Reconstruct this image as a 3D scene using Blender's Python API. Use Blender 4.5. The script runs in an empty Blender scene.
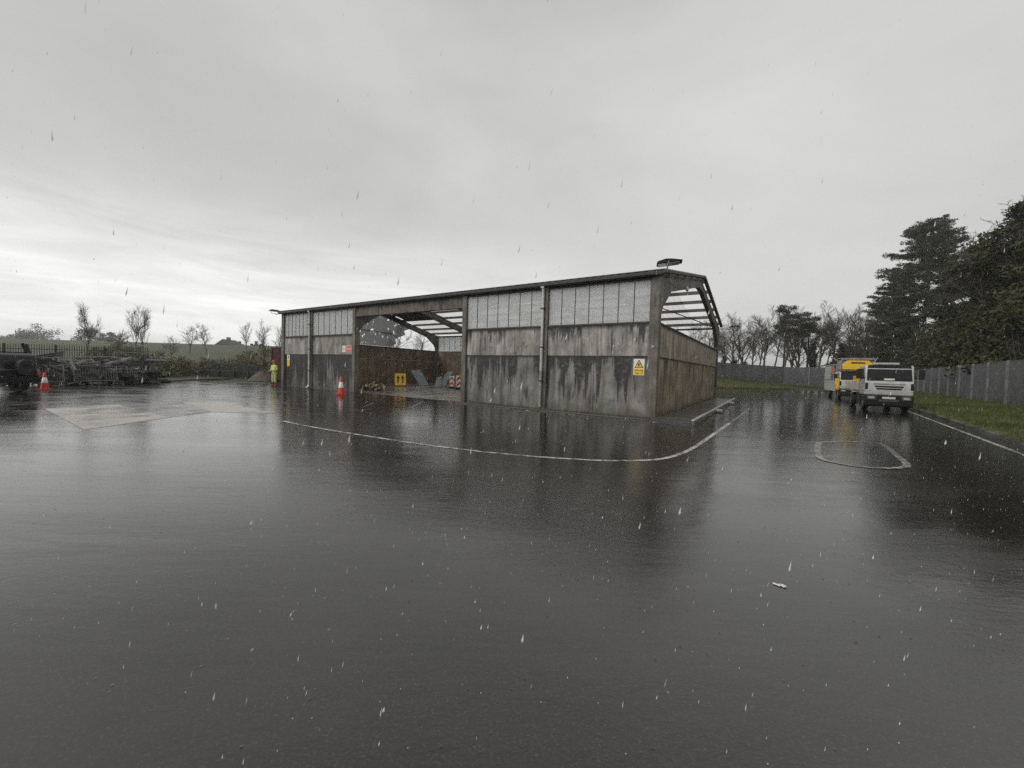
import bpy, bmesh, math, random
import numpy as np
from mathutils import Vector, Matrix, Euler
R = math.radians
rnd = random.Random(7)
sc = bpy.context.scene
COL = sc.collection

# ------------------------------------------------------------------ camera numbers
E0 = 1.65
FPX, PITCH, ROLL = 397.3, .036, .029
cF = Vector((0, math.cos(PITCH), -math.sin(PITCH)))
cR0 = Vector((1, 0, 0)); cU0 = cR0.cross(cF)
cR = math.cos(ROLL)*cR0 + math.sin(ROLL)*cU0
cU = math.cos(ROLL)*cU0 - math.sin(ROLL)*cR0

def ray(px, py):
    return cF + cR*((px-512)/FPX) - cU*((py-384)/FPX)
def G(px, py, z=0.0):
    d = ray(px, py); t = (z-E0)/d.z
    return Vector((d.x*t, d.y*t, z))
def AT(px, depth):
    """ground-plan x of an image column at a given depth"""
    return (px-512)/FPX*depth

# ------------------------------------------------------------------ helpers
class MB:
    def __init__(s): s.v=[]; s.f=[]; s.m=[]
    def add(s, vs, fs, m=0):
        b=len(s.v); s.v += [tuple(v) for v in vs]
        s.f += [tuple(i+b for i in f) for f in fs]; s.m += [m]*len(fs); return s
    def box(s, x0,x1,y0,y1,z0,z1, m=0, M=None):
        vs=[Vector((x,y,z)) for z in (z0,z1) for y in (y0,y1) for x in (x0,x1)]
        if M is not None: vs=[M@v for v in vs]
        return s.add(vs,[(0,2,3,1),(4,5,7,6),(0,1,5,4),(2,6,7,3),(0,4,6,2),(1,3,7,5)],m)
    def bar(s, p, q, w, h, m=0, up=(0,0,1)):
        p=Vector(p); q=Vector(q); d=(q-p); L=d.length; d.normalize()
        u=Vector(up)
        if abs(d.dot(u))>.97: u=Vector((1,0,0))
        x=d.cross(u).normalized(); y=x.cross(d)
        vs=[]
        for o in (p,q):
            for a,b in ((-1,-1),(1,-1),(1,1),(-1,1)): vs.append(o+x*(a*w/2)+y*(b*h/2))
        return s.add(vs,[(3,2,1,0),(4,5,6,7),(0,1,5,4),(1,2,6,5),(2,3,7,6),(3,0,4,7)],m)
    def tube(s, p, q, r0, r1=None, n=8, m=0, caps=True):
        r1=r0 if r1 is None else r1
        p=Vector(p); q=Vector(q); d=(q-p)
        if d.length<1e-6: return s
        d.normalize(); u=Vector((0,0,1)) if abs(d.z)<.9 else Vector((1,0,0))
        x=d.cross(u).normalized(); y=x.cross(d)
        vs=[]
        for o,r in ((p,r0),(q,r1)):
            for k in range(n):
                a=2*math.pi*k/n; vs.append(o+x*(math.cos(a)*r)+y*(math.sin(a)*r))
        fs=[(k,k+n,(k+1)%n+n,(k+1)%n) for k in range(n)]
        if caps: fs += [tuple(range(n)), tuple(range(2*n-1,n-1,-1))]
        return s.add(vs,fs,m)
    def path(s, pts, r, n=8, m=0):
        for a,b in zip(pts,pts[1:]): s.tube(a,b,r,r,n,m)
        return s
    def lathe(s, prof, n=16, c=(0,0,0), axis='z', m=0):
        """prof: list of (radius, height)"""
        vs=[]; k=len(prof)
        for j in range(n):
            a=2*math.pi*j/n
            for r,h in prof:
                q=(r*math.cos(a), r*math.sin(a), h)
                if axis=='x': q=(q[2],q[0],q[1])
                if axis=='y': q=(q[1],q[2],q[0])
                vs.append((c[0]+q[0],c[1]+q[1],c[2]+q[2]))
        fs=[(j*k+i,((j+1)%n)*k+i,((j+1)%n)*k+i+1,j*k+i+1) for j in range(n) for i in range(k-1)]
        return s.add(vs,fs,m)
    def prism(s, poly, axis, a, b, m=0):
        """poly of 2-D points, extruded along axis from a to b"""
        n=len(poly); vs=[]
        for t in (a,b):
            for p in poly:
                vs.append({'x':(t,p[0],p[1]),'y':(p[0],t,p[1]),'z':(p[0],p[1],t)}[axis])
        fs=[(i,(i+1)%n,(i+1)%n+n,i+n) for i in range(n)]
        fs += [tuple(range(n-1,-1,-1)), tuple(range(n,2*n))]
        return s.add(vs,fs,m)
    def sheet(s, pts, m=0):
        return s.add(pts,[tuple(range(len(pts)))],m)
    def ell(s, c, r, nu=12, nv=8, m=0):
        prof=[(max(1e-4,math.sin(math.pi*i/nv)), -math.cos(math.pi*i/nv)) for i in range(nv+1)]
        vs=[]; k=nv+1
        for j in range(nu):
            a=2*math.pi*j/nu
            for q,h in prof: vs.append((c[0]+r[0]*q*math.cos(a), c[1]+r[1]*q*math.sin(a), c[2]+r[2]*h))
        fs=[(j*k+i,((j+1)%nu)*k+i,((j+1)%nu)*k+i+1,j*k+i+1) for j in range(nu) for i in range(nv)]
        return s.add(vs,fs,m)
    def mesh(s, name, mats, smooth=False, bevel=0, fix=True):
        me=bpy.data.meshes.new(name); me.from_pydata(s.v,[],s.f)
        for m in (mats if isinstance(mats,(list,tuple)) else [mats]): me.materials.append(m)
        for p,i in zip(me.polygons,s.m): p.material_index=i; p.use_smooth=smooth
        if fix or bevel:
            bm=bmesh.new(); bm.from_mesh(me)
            if bevel:
                bmesh.ops.remove_doubles(bm, verts=bm.verts, dist=1e-5)
                es=[e for e in bm.edges if len(e.link_faces)==2 and e.calc_face_angle(0)>R(28)]
                bmesh.ops.bevel(bm, geom=es, offset=bevel, segments=2, affect='EDGES', profile=.6, clamp_overlap=True)
            bmesh.ops.recalc_face_normals(bm, faces=bm.faces)
            bm.to_mesh(me); bm.free()
        me.update(); return me
    def build(s, name, mats, parent=None, smooth=False, bevel=0, label=None, fix=True):
        o=bpy.data.objects.new(name, s.mesh(name,mats,smooth,bevel,fix)); COL.objects.link(o)
        if parent is not None: o.parent=parent
        if label: o['label']=label
        return o

def link(name, me, parent=None):
    o=bpy.data.objects.new(name, me); COL.objects.link(o)
    if parent is not None: o.parent=parent
    return o
def tag(o, label, cat, group=None, kind=None):
    o['label']=label; o['category']=cat
    if group: o['group']=group
    o['kind']=kind or 'thing'
    return o
def thing(name, label, cat, loc=(0,0,0), rz=0, group=None):
    o=bpy.data.objects.new(name,None); COL.objects.link(o)
    o.empty_display_size=.2
    o.location=loc; o.rotation_euler=(0,0,rz)
    return tag(o,label,cat,group)
def structure(o): o['kind']='structure'; return o
def dup(root, loc, rz=None, label=None, scale=None, rot=None):
    r=root.copy(); COL.objects.link(r); r.location=loc
    if rz is not None: r.rotation_euler=(0,0,rz)
    if rot is not None: r.rotation_euler=rot
    if label: r['label']=label
    if scale is not None: r.scale=scale if isinstance(scale,(tuple,list)) else (scale,)*3
    for ch in [o for o in COL.objects if o.parent is root]:
        c=ch.copy(); COL.objects.link(c); c.parent=r
        for g in [o for o in COL.objects if o.parent is ch]:
            d=g.copy(); COL.objects.link(d); d.parent=c
    return r

# ------------------------------------------------------------------ materials
class NT:
    def __init__(s, name):
        s.m=bpy.data.materials.new(name); s.m.use_nodes=True
        s.t=s.m.node_tree; s.n=s.t.nodes; s.l=s.t.links
        s.p=s.n['Principled BSDF']; s.out=s.n['Material Output']
        s.tc=s.n.new('ShaderNodeTexCoord').outputs['Object']
    def set(s, sock, v):
        if isinstance(v, bpy.types.NodeSocket): s.l.new(v, sock)
        elif isinstance(v,(tuple,list)) and len(v)==3 and sock.type=='RGBA': sock.default_value=(*v,1)
        else: sock.default_value=v
    def math(s, op, a, b=0.0, c=None, clamp=False):
        n=s.n.new('ShaderNodeMath'); n.operation=op; n.use_clamp=clamp
        s.set(n.inputs[0],a); s.set(n.inputs[1],b)
        if c is not None: s.set(n.inputs[2],c)
        return n.outputs[0]
    def mix(s, f, a, b, mode='MIX'):
        n=s.n.new('ShaderNodeMix'); n.data_type='RGBA'; n.blend_type=mode
        s.set(n.inputs[0],f); s.set(n.inputs[6],a); s.set(n.inputs[7],b); return n.outputs[2]
    def noise(s, vec=None, scale=1., detail=3., rough=.55, dist=0.):
        n=s.n.new('ShaderNodeTexNoise'); s.set(n.inputs['Vector'], vec if vec is not None else s.tc)
        n.inputs['Scale'].default_value=scale; n.inputs['Detail'].default_value=detail
        n.inputs['Roughness'].default_value=rough; n.inputs['Distortion'].default_value=dist
        return n.outputs[0]
    def vor(s, vec=None, scale=1., feature='F1', out='Distance'):
        n=s.n.new('ShaderNodeTexVoronoi'); n.feature=feature; s.set(n.inputs['Vector'], vec if vec is not None else s.tc)
        n.inputs['Scale'].default_value=scale; return n.outputs[out]
    def map(s, loc=(0,0,0), rot=(0,0,0), scale=(1,1,1), vec=None):
        n=s.n.new('ShaderNodeMapping'); s.set(n.inputs[0], vec if vec is not None else s.tc)
        n.inputs[1].default_value=loc; n.inputs[2].default_value=rot; n.inputs[3].default_value=scale
        return n.outputs[0]
    def ramp(s, v, a, b, lo=0., hi=1.):
        n=s.n.new('ShaderNodeMapRange'); n.interpolation_type='SMOOTHSTEP'
        s.set(n.inputs[0],v)
        for i,x in zip((1,2,3,4),(a,b,lo,hi)): n.inputs[i].default_value=x
        return n.outputs[0]
    def xyz(s, vec=None):
        n=s.n.new('ShaderNodeSeparateXYZ'); s.set(n.inputs[0], vec if vec is not None else s.tc); return n.outputs
    def comb(s,x=0.,y=0.,z=0.):
        n=s.n.new('ShaderNodeCombineXYZ')
        for i,v in enumerate((x,y,z)): s.set(n.inputs[i],v)
        return n.outputs[0]
    def bump(s, h, strength=.5, dist=.01, normal=None):
        n=s.n.new('ShaderNodeBump'); s.set(n.inputs['Height'],h)
        n.inputs['Strength'].default_value=strength; n.inputs['Distance'].default_value=dist
        if normal is not None: s.l.new(normal,n.inputs['Normal'])
        return n.outputs[0]
    def surf(s, **k):
        for a,v in k.items():
            s.set(s.p.inputs[{'col':'Base Color','rough':'Roughness','metal':'Metallic','nrm':'Normal','spec':'Specular IOR Level','coat':'Coat Weight','ior':'IOR','alpha':'Alpha','trans':'Transmission Weight','ecol':'Emission Color','est':'Emission Strength'}[a]],v)
        return s.m
MATS={}
def pm(name, c1, c2=None, scale=6., rough=.5, rough2=None, metal=0., bump=0., stretch=(1,1,1), lo=.35, hi=.65, spec=.5, coat=0.):
    if name in MATS: return MATS[name]
    t=NT(name); c2=c2 or tuple(x*.75 for x in c1)
    v=t.map(scale=stretch)
    n=t.noise(v,scale,5,.6); f=t.ramp(n,lo,hi)
    kw=dict(col=t.mix(f,c1,c2),metal=metal,spec=spec,coat=coat)
    kw['rough']=rough if rough2 is None else t.ramp(n,lo,hi,rough,rough2)
    if bump: kw['nrm']=t.bump(t.noise(v,scale*4,4),.6,bump)
    MATS[name]=t.surf(**kw); return MATS[name]

# wet asphalt --------------------------------------------------------------
def asphalt(name, c1=(.007,.0062,.0055), c2=(.018,.016,.014), rlo=.008, rhi=.05, grain=1.):
    t=NT(name)
    big=t.noise(None,.16,4,.6,.4)
    streak=t.noise(t.map(rot=(0,0,R(-14)),scale=(.12,.75,1)),1.,5,.62,.5)
    patch=t.noise(t.map(rot=(0,0,R(24)),scale=(.5,1.3,1)),1.,5,.65,.7)
    grit=t.noise(None,64,4,.8)
    stone=t.vor(None,95,'F1')
    col=t.mix(t.ramp(t.noise(None,.5,6,.65),.35,.7),c1,c2)
    col=t.mix(t.math('MULTIPLY',t.math('MULTIPLY',t.ramp(grit,.47,.72),t.ramp(t.vor(None,75,'F1','Color'),.2,.8,.2,1.)),.85),col,(.088,.080,.070))
    col=t.mix(t.math('MULTIPLY',t.math('LESS_THAN',t.vor(None,3.1),.03),.6),col,(.2,.19,.17))   # odd pale chips
    wet=t.ramp(t.math('ADD',t.math('ADD',t.math('MULTIPLY',big,.40),t.math('MULTIPLY',streak,.30)),t.math('MULTIPLY',patch,.30)),.42,.58)
    X,Y,Z=t.xyz()
    old=t.math('MULTIPLY',t.ramp(X,-4,-13,0,1),t.ramp(Y,8,16,0,1))      # older, open-textured tarmac at the left of the yard
    rough=t.math('ADD',t.ramp(wet,0,1,rhi,rlo),t.math('MULTIPLY',old,t.ramp(patch,.3,.65,.30,.10)))
    # grain of the tarmac standing through the water film, wind-ruffled wavelets on top
    rip=t.noise(t.map(rot=(0,0,R(18)),scale=(6,12,9)),1.,4,.65,.9)
    rip2=t.noise(t.map(rot=(0,0,R(30)),scale=(20,34,20)),1.,3,.65,.8)
    swell=t.noise(t.map(rot=(0,0,R(-12)),scale=(.22,1.1,1)),1.,4,.6,.3)
    hit=t.ramp(t.vor(None,7.5),.0,.10,1,0)
    n=t.bump(swell,.5,.020)
    n=t.bump(rip,.5,.0030,n)
    n=t.bump(t.math('MULTIPLY',rip2,t.ramp(patch,.3,.7,.5,1.)),.5,.0020*grain,n)
    n=t.bump(t.math('MULTIPLY',grit,t.ramp(wet,0,1,1,.4)),.5,.0021*grain,n)
    n=t.bump(hit,.5,.004,n)
    return t.surf(col=col,rough=rough,nrm=n,ior=1.80,spec=.5)
M_asph=asphalt('wet_asphalt')
M_patch=asphalt('wet_asphalt_patch',(.010,.0098,.0095),(.018,.0175,.017),.012,.05,.8)

def wet_concrete(name,c1,c2):
    t=NT(name)
    n1=t.noise(None,.9,6,.65,.5); n2=t.noise(None,14,4,.65)
    col=t.mix(t.ramp(n1,.38,.62),c1,c2)
    col=t.mix(t.math('MULTIPLY',t.ramp(n2,.5,.75),.5),col,tuple(x*.5 for x in c1))
    nr=t.bump(t.noise(t.map(rot=(0,0,R(18)),scale=(5,12,9)),1,4,.6,.8),.5,.009)
    nr=t.bump(n2,.5,.004,nr)
    return t.surf(col=col,rough=t.ramp(n1,.4,.6,.38,.16),nrm=nr,ior=1.5)
M_slab=wet_concrete('wet_concrete_slab',(.42,.375,.34),(.10,.09,.082))
M_apron=wet_concrete('apron_concrete',(.075,.072,.068),(.045,.043,.042))
M_kerb=wet_concrete('kerb_concrete',(.13,.115,.095),(.065,.058,.048))
def line_paint(name,c=(.62,.6,.55),wear=.42):
    t=NT(name)
    w=t.noise(None,7,6,.7); w2=t.noise(None,.7,3,.6)
    f=t.ramp(t.math('ADD',t.math('MULTIPLY',w,.7),t.math('MULTIPLY',w2,.3)),wear,wear+.16)
    return t.surf(col=t.mix(f,(.06,.058,.054),c),rough=.3,nrm=t.bump(w,.4,.004))
M_line=line_paint('road_paint'); M_line_worn=line_paint('worn_road_paint',(.5,.48,.44),.50)

# stained precast concrete --------------------------------------------------
def wall_mat(name, light, dark, seam, maxlen, drip, streak, warm=(.10,.075,.045), seed=0., black=(.010,.009,.008), moss=.35):
    t=NT(name); X,Y,Z=t.xyz()
    s=t.math('ADD',t.math('ADD',X,Y),seed)
    blotch=t.noise(None,1.1,6,.65,.4)
    col=t.mix(t.ramp(blotch,.36,.66),light,dark)
    # fine pale/dark mottling
    mot=t.noise(None,9,5,.7)
    col=t.mix(t.math('MULTIPLY',t.ramp(mot,.5,.72),.45),col,tuple(x*.55 for x in dark))
    pal=t.noise(t.map(loc=(seed,3,1)),2.3,6,.7)
    col=t.mix(t.math('MULTIPLY',t.ramp(pal,.58,.74),.55),col,tuple(min(.5,x*1.5) for x in light))
    # rain streaks down the panel
    st=t.noise(t.comb(t.math('MULTIPLY',s,5.),t.math('MULTIPLY',Z,.22),seed),1.,5,.65)
    col=t.mix(t.math('MULTIPLY',t.ramp(st,.48,.66),streak),col,black)
    br=t.noise(t.comb(t.math('MULTIPLY',s,1.7),t.math('MULTIPLY',Z,.3),seed+9),1.,4,.6)
    col=t.mix(t.math('MULTIPLY',t.ramp(br,.5,.68),.55),col,warm)
    bd=t.noise(t.comb(t.math('MULTIPLY',s,2.3),t.math('MULTIPLY',Z,.35),seed+21),1.,5,.65)
    col=t.mix(t.math('MULTIPLY',t.ramp(bd,.46,.66),.55),col,tuple(x*.35 for x in dark))
    soot=t.noise(t.map(loc=(seed,7,2)),1.7,6,.72)
    col=t.mix(t.math('MULTIPLY',t.ramp(soot,.55,.72),.5),col,tuple(x*.3 for x in dark))
    # black tongues hanging from the seam
    d=t.math('SUBTRACT',seam,Z)
    n1=t.noise(t.comb(t.math('MULTIPLY',s,1.15),seed*1.7,0.),1.,1.,.4)
    n2=t.noise(t.comb(t.math('MULTIPLY',s,4.2),seed*.7+4,0.),1.,2.,.5)
    n3=t.noise(t.comb(t.math('MULTIPLY',s,13.),t.math('MULTIPLY',Z,1.1),seed),1.,4.,.65)
    ln=t.math('ADD',t.math('MULTIPLY',t.math('SUBTRACT',n1,.5),5.*maxlen),t.math('MULTIPLY',t.math('SUBTRACT',n2,.5),4.*maxlen))
    ln=t.math('ADD',ln,t.math('MULTIPLY',t.math('SUBTRACT',n3,.5),maxlen*1.9))
    ln=t.math('ADD',ln,drip*maxlen)
    mk=t.math('MULTIPLY',t.math('SUBTRACT',ln,d),4.2,clamp=True)
    fib=t.noise(t.comb(t.math('MULTIPLY',s,17.),t.math('MULTIPLY',Z,.5),seed+2),1.,4,.7)
    mk=t.math('MULTIPLY',mk,t.ramp(fib,.28,.5,.6,1.))
    mk=t.math('MULTIPLY',mk,t.math('GREATER_THAN',d,0.))
    mk=t.math('MULTIPLY',mk,t.math('MULTIPLY',t.ramp(t.noise(None,6,5,.7),.2,.5),.95))
    col=t.mix(mk,col,black)
    st0=t.math('MULTIPLY',t.ramp(t.noise(t.comb(t.math('MULTIPLY',s,2.1),seed+40,0.),1.,3.,.6),.35,.68),1.5)
    d2=t.math('SUBTRACT',d,st0)
    l2=t.math('MULTIPLY',t.math('SUBTRACT',t.noise(t.comb(t.math('MULTIPLY',s,6.5),seed+63,0.),1.,3.,.65),.47),4.2)
    m2=t.math('MULTIPLY',t.math('SUBTRACT',l2,d2),3.,clamp=True)
    m2=t.math('MULTIPLY',m2,t.ramp(d2,-.02,.22))
    col=t.mix(t.math('MULTIPLY',m2,t.ramp(fib,.28,.5,.35,.8)),col,black)
    # thin black line right under the seam, moss and splash at the foot
    col=t.mix(t.math('MULTIPLY',t.ramp(d,0,.16,1,0),t.math('MULTIPLY',t.math('GREATER_THAN',d,0.),.8)),col,black)
    foot=t.math('SUBTRACT',t.math('MULTIPLY',t.noise(t.comb(t.math('MULTIPLY',s,2.6),0.,seed),1,4,.6),.75),Z)
    col=t.mix(t.math('MULTIPLY',t.ramp(foot,-.1,.3),moss),col,(.045,.042,.022))
    nr=t.bump(t.noise(None,26,5,.7),.5,.006)
    nr=t.bump(mot,.3,.008,nr)
    return t.surf(col=col,rough=t.ramp(mot,.3,.7,.42,.75),nrm=nr)
M_low_r=wall_mat('lower_panel_concrete',(.25,.242,.227),(.12,.116,.11),2.28,1.15,.62,.5,seed=2.3)
M_up_r=wall_mat('upper_panel_concrete',(.40,.38,.345),(.19,.18,.16),3.44,.65,.1,.5,seed=5.1,moss=0)
M_low_l=wall_mat('lower_panel_concrete_dark',(.20,.19,.178),(.088,.084,.079),2.28,1.2,1.5,.7,seed=11.7)
M_up_l=wall_mat('upper_panel_concrete_dull',(.34,.325,.30),(.19,.18,.165),3.44,.42,-.1,.5,seed=7.4,moss=0)
M_gab_low=wall_mat('gable_lower_concrete',(.34,.28,.195),(.155,.125,.082),2.28,.8,.1,.7,warm=(.14,.10,.055),seed=31.,black=(.03,.024,.016))
M_gab_up=wall_mat('gable_upper_concrete',(.37,.32,.245),(.215,.18,.13),3.44,.3,-.3,.45,warm=(.17,.125,.07),seed=17.,black=(.035,.028,.019),moss=0)
M_in=wall_mat('inner_concrete_brown',(.27,.19,.13),(.14,.10,.07),3.44,.5,.0,.5,seed=23.)
M_post=wall_mat('post_concrete',(.165,.15,.125),(.078,.071,.057),5.2,.5,-.2,.45,warm=(.08,.065,.035),seed=41.)
M_dark=pm('dark_wet_steel',(.017,.016,.014),(.034,.029,.024),4,.5,.3,bump=.004)
M_purlin=pm('purlin_concrete',(.12,.10,.08),(.06,.05,.04),3,.7,bump=.004)
M_trim=pm('grey_trim',(.30,.29,.27),(.18,.17,.155),5,.45,.3)
M_pvc=pm('pipe_plastic',(.52,.52,.51),(.38,.38,.37),5,.35)
M_pvc_old=pm('pipe_plastic_old',(.30,.29,.265),(.17,.16,.14),8,.5)
M_white=pm('white_vehicle_paint',(.50,.50,.49),(.38,.38,.37),2.2,.25,.4)
M_white2=pm('white_plain',(.75,.75,.73),(.6,.6,.58),9,.4)
M_yellow=pm('safety_yellow',(.80,.50,.015),(.62,.38,.015),5,.4,.3)
M_yellow2=pm('sign_yellow',(.78,.50,.02),(.66,.42,.03),7,.4)
M_red=pm('cone_red',(.62,.05,.03),(.45,.035,.025),6,.45)
M_signred=pm('sign_red',(.62,.10,.06),(.5,.08,.05),6,.45)
M_black=pm('black_plastic',(.007,.007,.007),(.013,.013,.013),8,.55,.45,spec=.25)
M_rubber=pm('tyre_rubber',(.010,.010,.010),(.020,.019,.018),12,.7,.5,bump=.003)
M_rim=pm('wheel_steel',(.28,.28,.27),(.15,.15,.14),8,.45,.3,metal=.6)
M_galv=pm('galvanised_steel',(.34,.34,.335),(.16,.155,.15),3,.5,.35,metal=.45,bump=.002)
M_galv_d=pm('weathered_steel',(.21,.21,.208),(.085,.08,.077),2.5,.6,.4,metal=.0,bump=.002)
M_fence=pm('fence_steel',(.115,.118,.122),(.074,.077,.081),3,.5,.4,metal=.3)
M_fence_g=pm('dark_green_fence_steel',(.03,.036,.03),(.02,.024,.02),3,.6)
M_rust=pm('rust_red_paint',(.075,.018,.018),(.035,.012,.012),3,.6,bump=.003)
M_navy=pm('dark_blue_car_paint',(.010,.011,.016),(.016,.017,.022),4,.2,.3)
M_glass=pm('vehicle_glass',(.006,.007,.008),(.011,.012,.013),2,.05,.12,spec=.22)
M_lampglass=pm('lamp_glass',(.42,.43,.42),(.3,.3,.3),20,.12)
M_greyboard=pm('grey_sign_back',(.23,.25,.265),(.16,.175,.185),5,.45,.35,metal=.2)
M_bark=pm('wet_bark',(.036,.030,.023),(.062,.054,.040),5,.8,bump=.01)
M_bark2=pm('grey_bark',(.060,.053,.044),(.095,.086,.068),4,.85,bump=.01)
M_bark3=pm('ivy_bark',(.028,.034,.016),(.05,.05,.028),5,.85,bump=.02)
M_soil=pm('dug_soil',(.10,.082,.062),(.055,.044,.033),6,.8,bump=.03)
M_brick=pm('far_brick',(.16,.12,.10),(.12,.10,.085),4,.8)
M_roof=pm('far_slate',(.08,.08,.085),(.06,.06,.065),4,.6)
M_wood=pm('split_timber',(.60,.47,.29),(.34,.24,.14),9,.6,bump=.01)
M_wood2=pm('pale_timber',(.72,.64,.50),(.5,.42,.3),9,.6)
M_boot=pm('boot_red_brown',(.30,.06,.035),(.2,.04,.03),9,.5)
M_skin=pm('skin',(.45,.26,.19),(.40,.22,.16),20,.5)
M_hiviz=pm('hiviz_yellow',(.55,.66,.09),(.38,.47,.07),14,.6)
M_hiviz2=pm('hiviz_pale_trousers',(.52,.60,.26),(.38,.44,.18),14,.6)
M_refl=pm('reflective_tape',(.62,.62,.6),(.55,.55,.52),14,.35)

def leaf_mat(name,c1,c2,c3,sc_=.9):
    t=NT(name)
    n=t.noise(None,sc_,4,.6); n2=t.noise(None,7,3,.6)
    col=t.mix(t.ramp(n,.38,.62),c1,c2); col=t.mix(t.ramp(n2,.5,.7),col,c3)
    return t.surf(col=col,rough=.6,spec=.3)
M_conif=leaf_mat('conifer_needles',(.022,.027,.012),(.050,.052,.020),(.072,.062,.026))
M_pine=leaf_mat('pine_needles',(.020,.028,.018),(.038,.048,.026),(.05,.055,.03))
M_ivy=leaf_mat('evergreen_leaves',(.022,.025,.009),(.052,.050,.017),(.078,.066,.024),.6)
M_bramble=leaf_mat('bramble_leaves',(.13,.105,.058),(.14,.14,.066),(.13,.072,.042),.7)
M_grass=leaf_mat('grass_blades',(.050,.076,.014),(.080,.100,.022),(.11,.10,.034),.5)
def turf(name,c1,c2,c3):
    t=NT(name)
    a=t.noise(None,.35,5,.65); b=t.noise(None,9,5,.7)
    col=t.mix(t.ramp(a,.38,.62),c1,c2); col=t.mix(t.ramp(b,.5,.7),col,c3)
    return t.surf(col=col,rough=.8,nrm=t.bump(b,.8,.06))
M_turf=turf('verge_turf',(.075,.082,.022),(.115,.105,.035),(.06,.045,.022))
M_field=turf('field_turf',(.044,.056,.020),(.060,.068,.027),(.04,.04,.018))

# see-through sheets -------------------------------------------------------
def sheet_mat(name, tint, transp, trans_col, dirt=.35, rough=.25, frost=0, tlf=.40):
    t=NT(name); N=t.n
    X,Y,Z=t.xyz()
    dn=t.noise(t.comb(t.math('MULTIPLY',t.math('ADD',X,Y),3.),t.math('MULTIPLY',Z,.5),0.),1.,5,.65)
    dirtf=t.math('MULTIPLY',t.ramp(dn,.45,.75),dirt)
    tr=N.new('ShaderNodeBsdfTransparent'); tr.inputs[0].default_value=(*tint,1)
    tl=N.new('ShaderNodeBsdfTranslucent'); t.set(tl.inputs[0],t.mix(dirtf,trans_col,(.12,.115,.10)))
    df=N.new('ShaderNodeBsdfDiffuse'); t.set(df.inputs[0],t.mix(dirtf,(.92,.93,.93),(.3,.29,.27)))
    gl=N.new('ShaderNodeBsdfGlossy'); gl.inputs['Roughness'].default_value=rough
    def mixs(f,a,b):
        m=N.new('ShaderNodeMixShader'); t.set(m.inputs[0],f); t.l.new(a,m.inputs[1]); t.l.new(b,m.inputs[2]); return m.outputs[0]
    body=mixs(tlf,tl.outputs[0],df.outputs[0])
    if frost:
        rf=N.new('ShaderNodeBsdfRefraction'); rf.inputs['IOR'].default_value=1.35; rf.inputs['Roughness'].default_value=frost
        t.set(rf.inputs[0],t.mix(dirtf,(.97,.98,.98),(.62,.61,.58))); body=mixs(transp,body,rf.outputs[0])
    else: body=mixs(transp,body,tr.outputs[0])
    fr=N.new('ShaderNodeFresnel'); fr.inputs[0].default_value=1.35
    t.l.new(mixs(fr.outputs[0],body,gl.outputs[0]),t.out.inputs[0])
    return t.m
M_clad=sheet_mat('translucent_cladding',(.93,.95,.95),.30,(.98,.99,.99),.10,tlf=.35)
M_rooflite=sheet_mat('clear_roof_sheet',(.98,.98,.98),.50,(.97,.97,.97),.12,tlf=.1)
def net_mat():
    t=NT('torn_grey_netting'); N=t.n
    hole=t.vor(t.map(scale=(1,1.1,1.0)),1.5); h2=t.noise(None,2.4,5,.75)
    f=t.ramp(t.math('ADD',t.math('MULTIPLY',hole,-.55),h2),.27,.33)   # torn patches
    X,Y,Z=t.xyz()
    tr=N.new('ShaderNodeBsdfTransparent'); df=N.new('ShaderNodeBsdfDiffuse'); df.inputs[0].default_value=(.10,.102,.106,1)
    tl=N.new('ShaderNodeBsdfTranslucent'); tl.inputs[0].default_value=(.12,.12,.125,1)
    m=N.new('ShaderNodeMixShader'); m.inputs[0].default_value=.6; t.l.new(df.outputs[0],m.inputs[1]); t.l.new(tl.outputs[0],m.inputs[2])
    m2=N.new('ShaderNodeMixShader'); m2.inputs[0].default_value=.07; t.l.new(m.outputs[0],m2.inputs[1]); t.l.new(tr.outputs[0],m2.inputs[2])
    m3=N.new('ShaderNodeMixShader'); t.l.new(t.ramp(h2,.60,.62),m3.inputs[0]); t.l.new(m2.outputs[0],m3.inputs[1]); t.l.new(tr.outputs[0],m3.inputs[2])
    t.l.new(m3.outputs[0],t.out.inputs[0]); return t.m
M_net=net_mat()
M_roofgrey=pm('grey_roof_sheet',(.20,.20,.20),(.13,.13,.13),4,.6)

# ================================================================== SETTING
Kd=Vector((.615,.789,0)); Kn=Vector((.789,-.615,0))          # along the road edge / away from the road
KO=Vector((12.05,9.27,0))                                     # a point of the painted edge line
def K(t,o,z=0.): 
    p=KO+Kd*t+Kn*o; return Vector((p.x,p.y,z))

def hill(x,y):
    def ss(a,b,v):
        v=max(0,min(1,(v-a)/(b-a))); return v*v*(3-2*v)
    d=y-(33+ .35*max(0,x+30))                                 # metres behind the left fence
    left=ss(4,-34,x)
    h=8.6*ss(4,150,d)*left + .35*ss(0,6,d)*left
    h+= .9*ss(52,62,y-.18*(x-20))*(1-left)*ss(8,24,x)
    return h
# terrain sheet to the horizon
mb=MB(); xs=[-1200,-700,-400,-260]+[-180+6*i for i in range(61)]+[260,400,700,1200]; ys=[-600,-200,-60]+[-20+5*i for i in range(48)]+[260,330,450,700,1200]
for y in ys:
    for x in xs:
        mb.v.append((x,y,hill(x,y)-.06))
nx=len(xs)
for j in range(len(ys)-1):
    for i in range(nx-1): mb.f.append((j*nx+i,j*nx+i+1,(j+1)*nx+i+1,(j+1)*nx+i)); mb.m.append(0)
structure(mb.build('terrain',M_field,smooth=True,fix=False))

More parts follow.
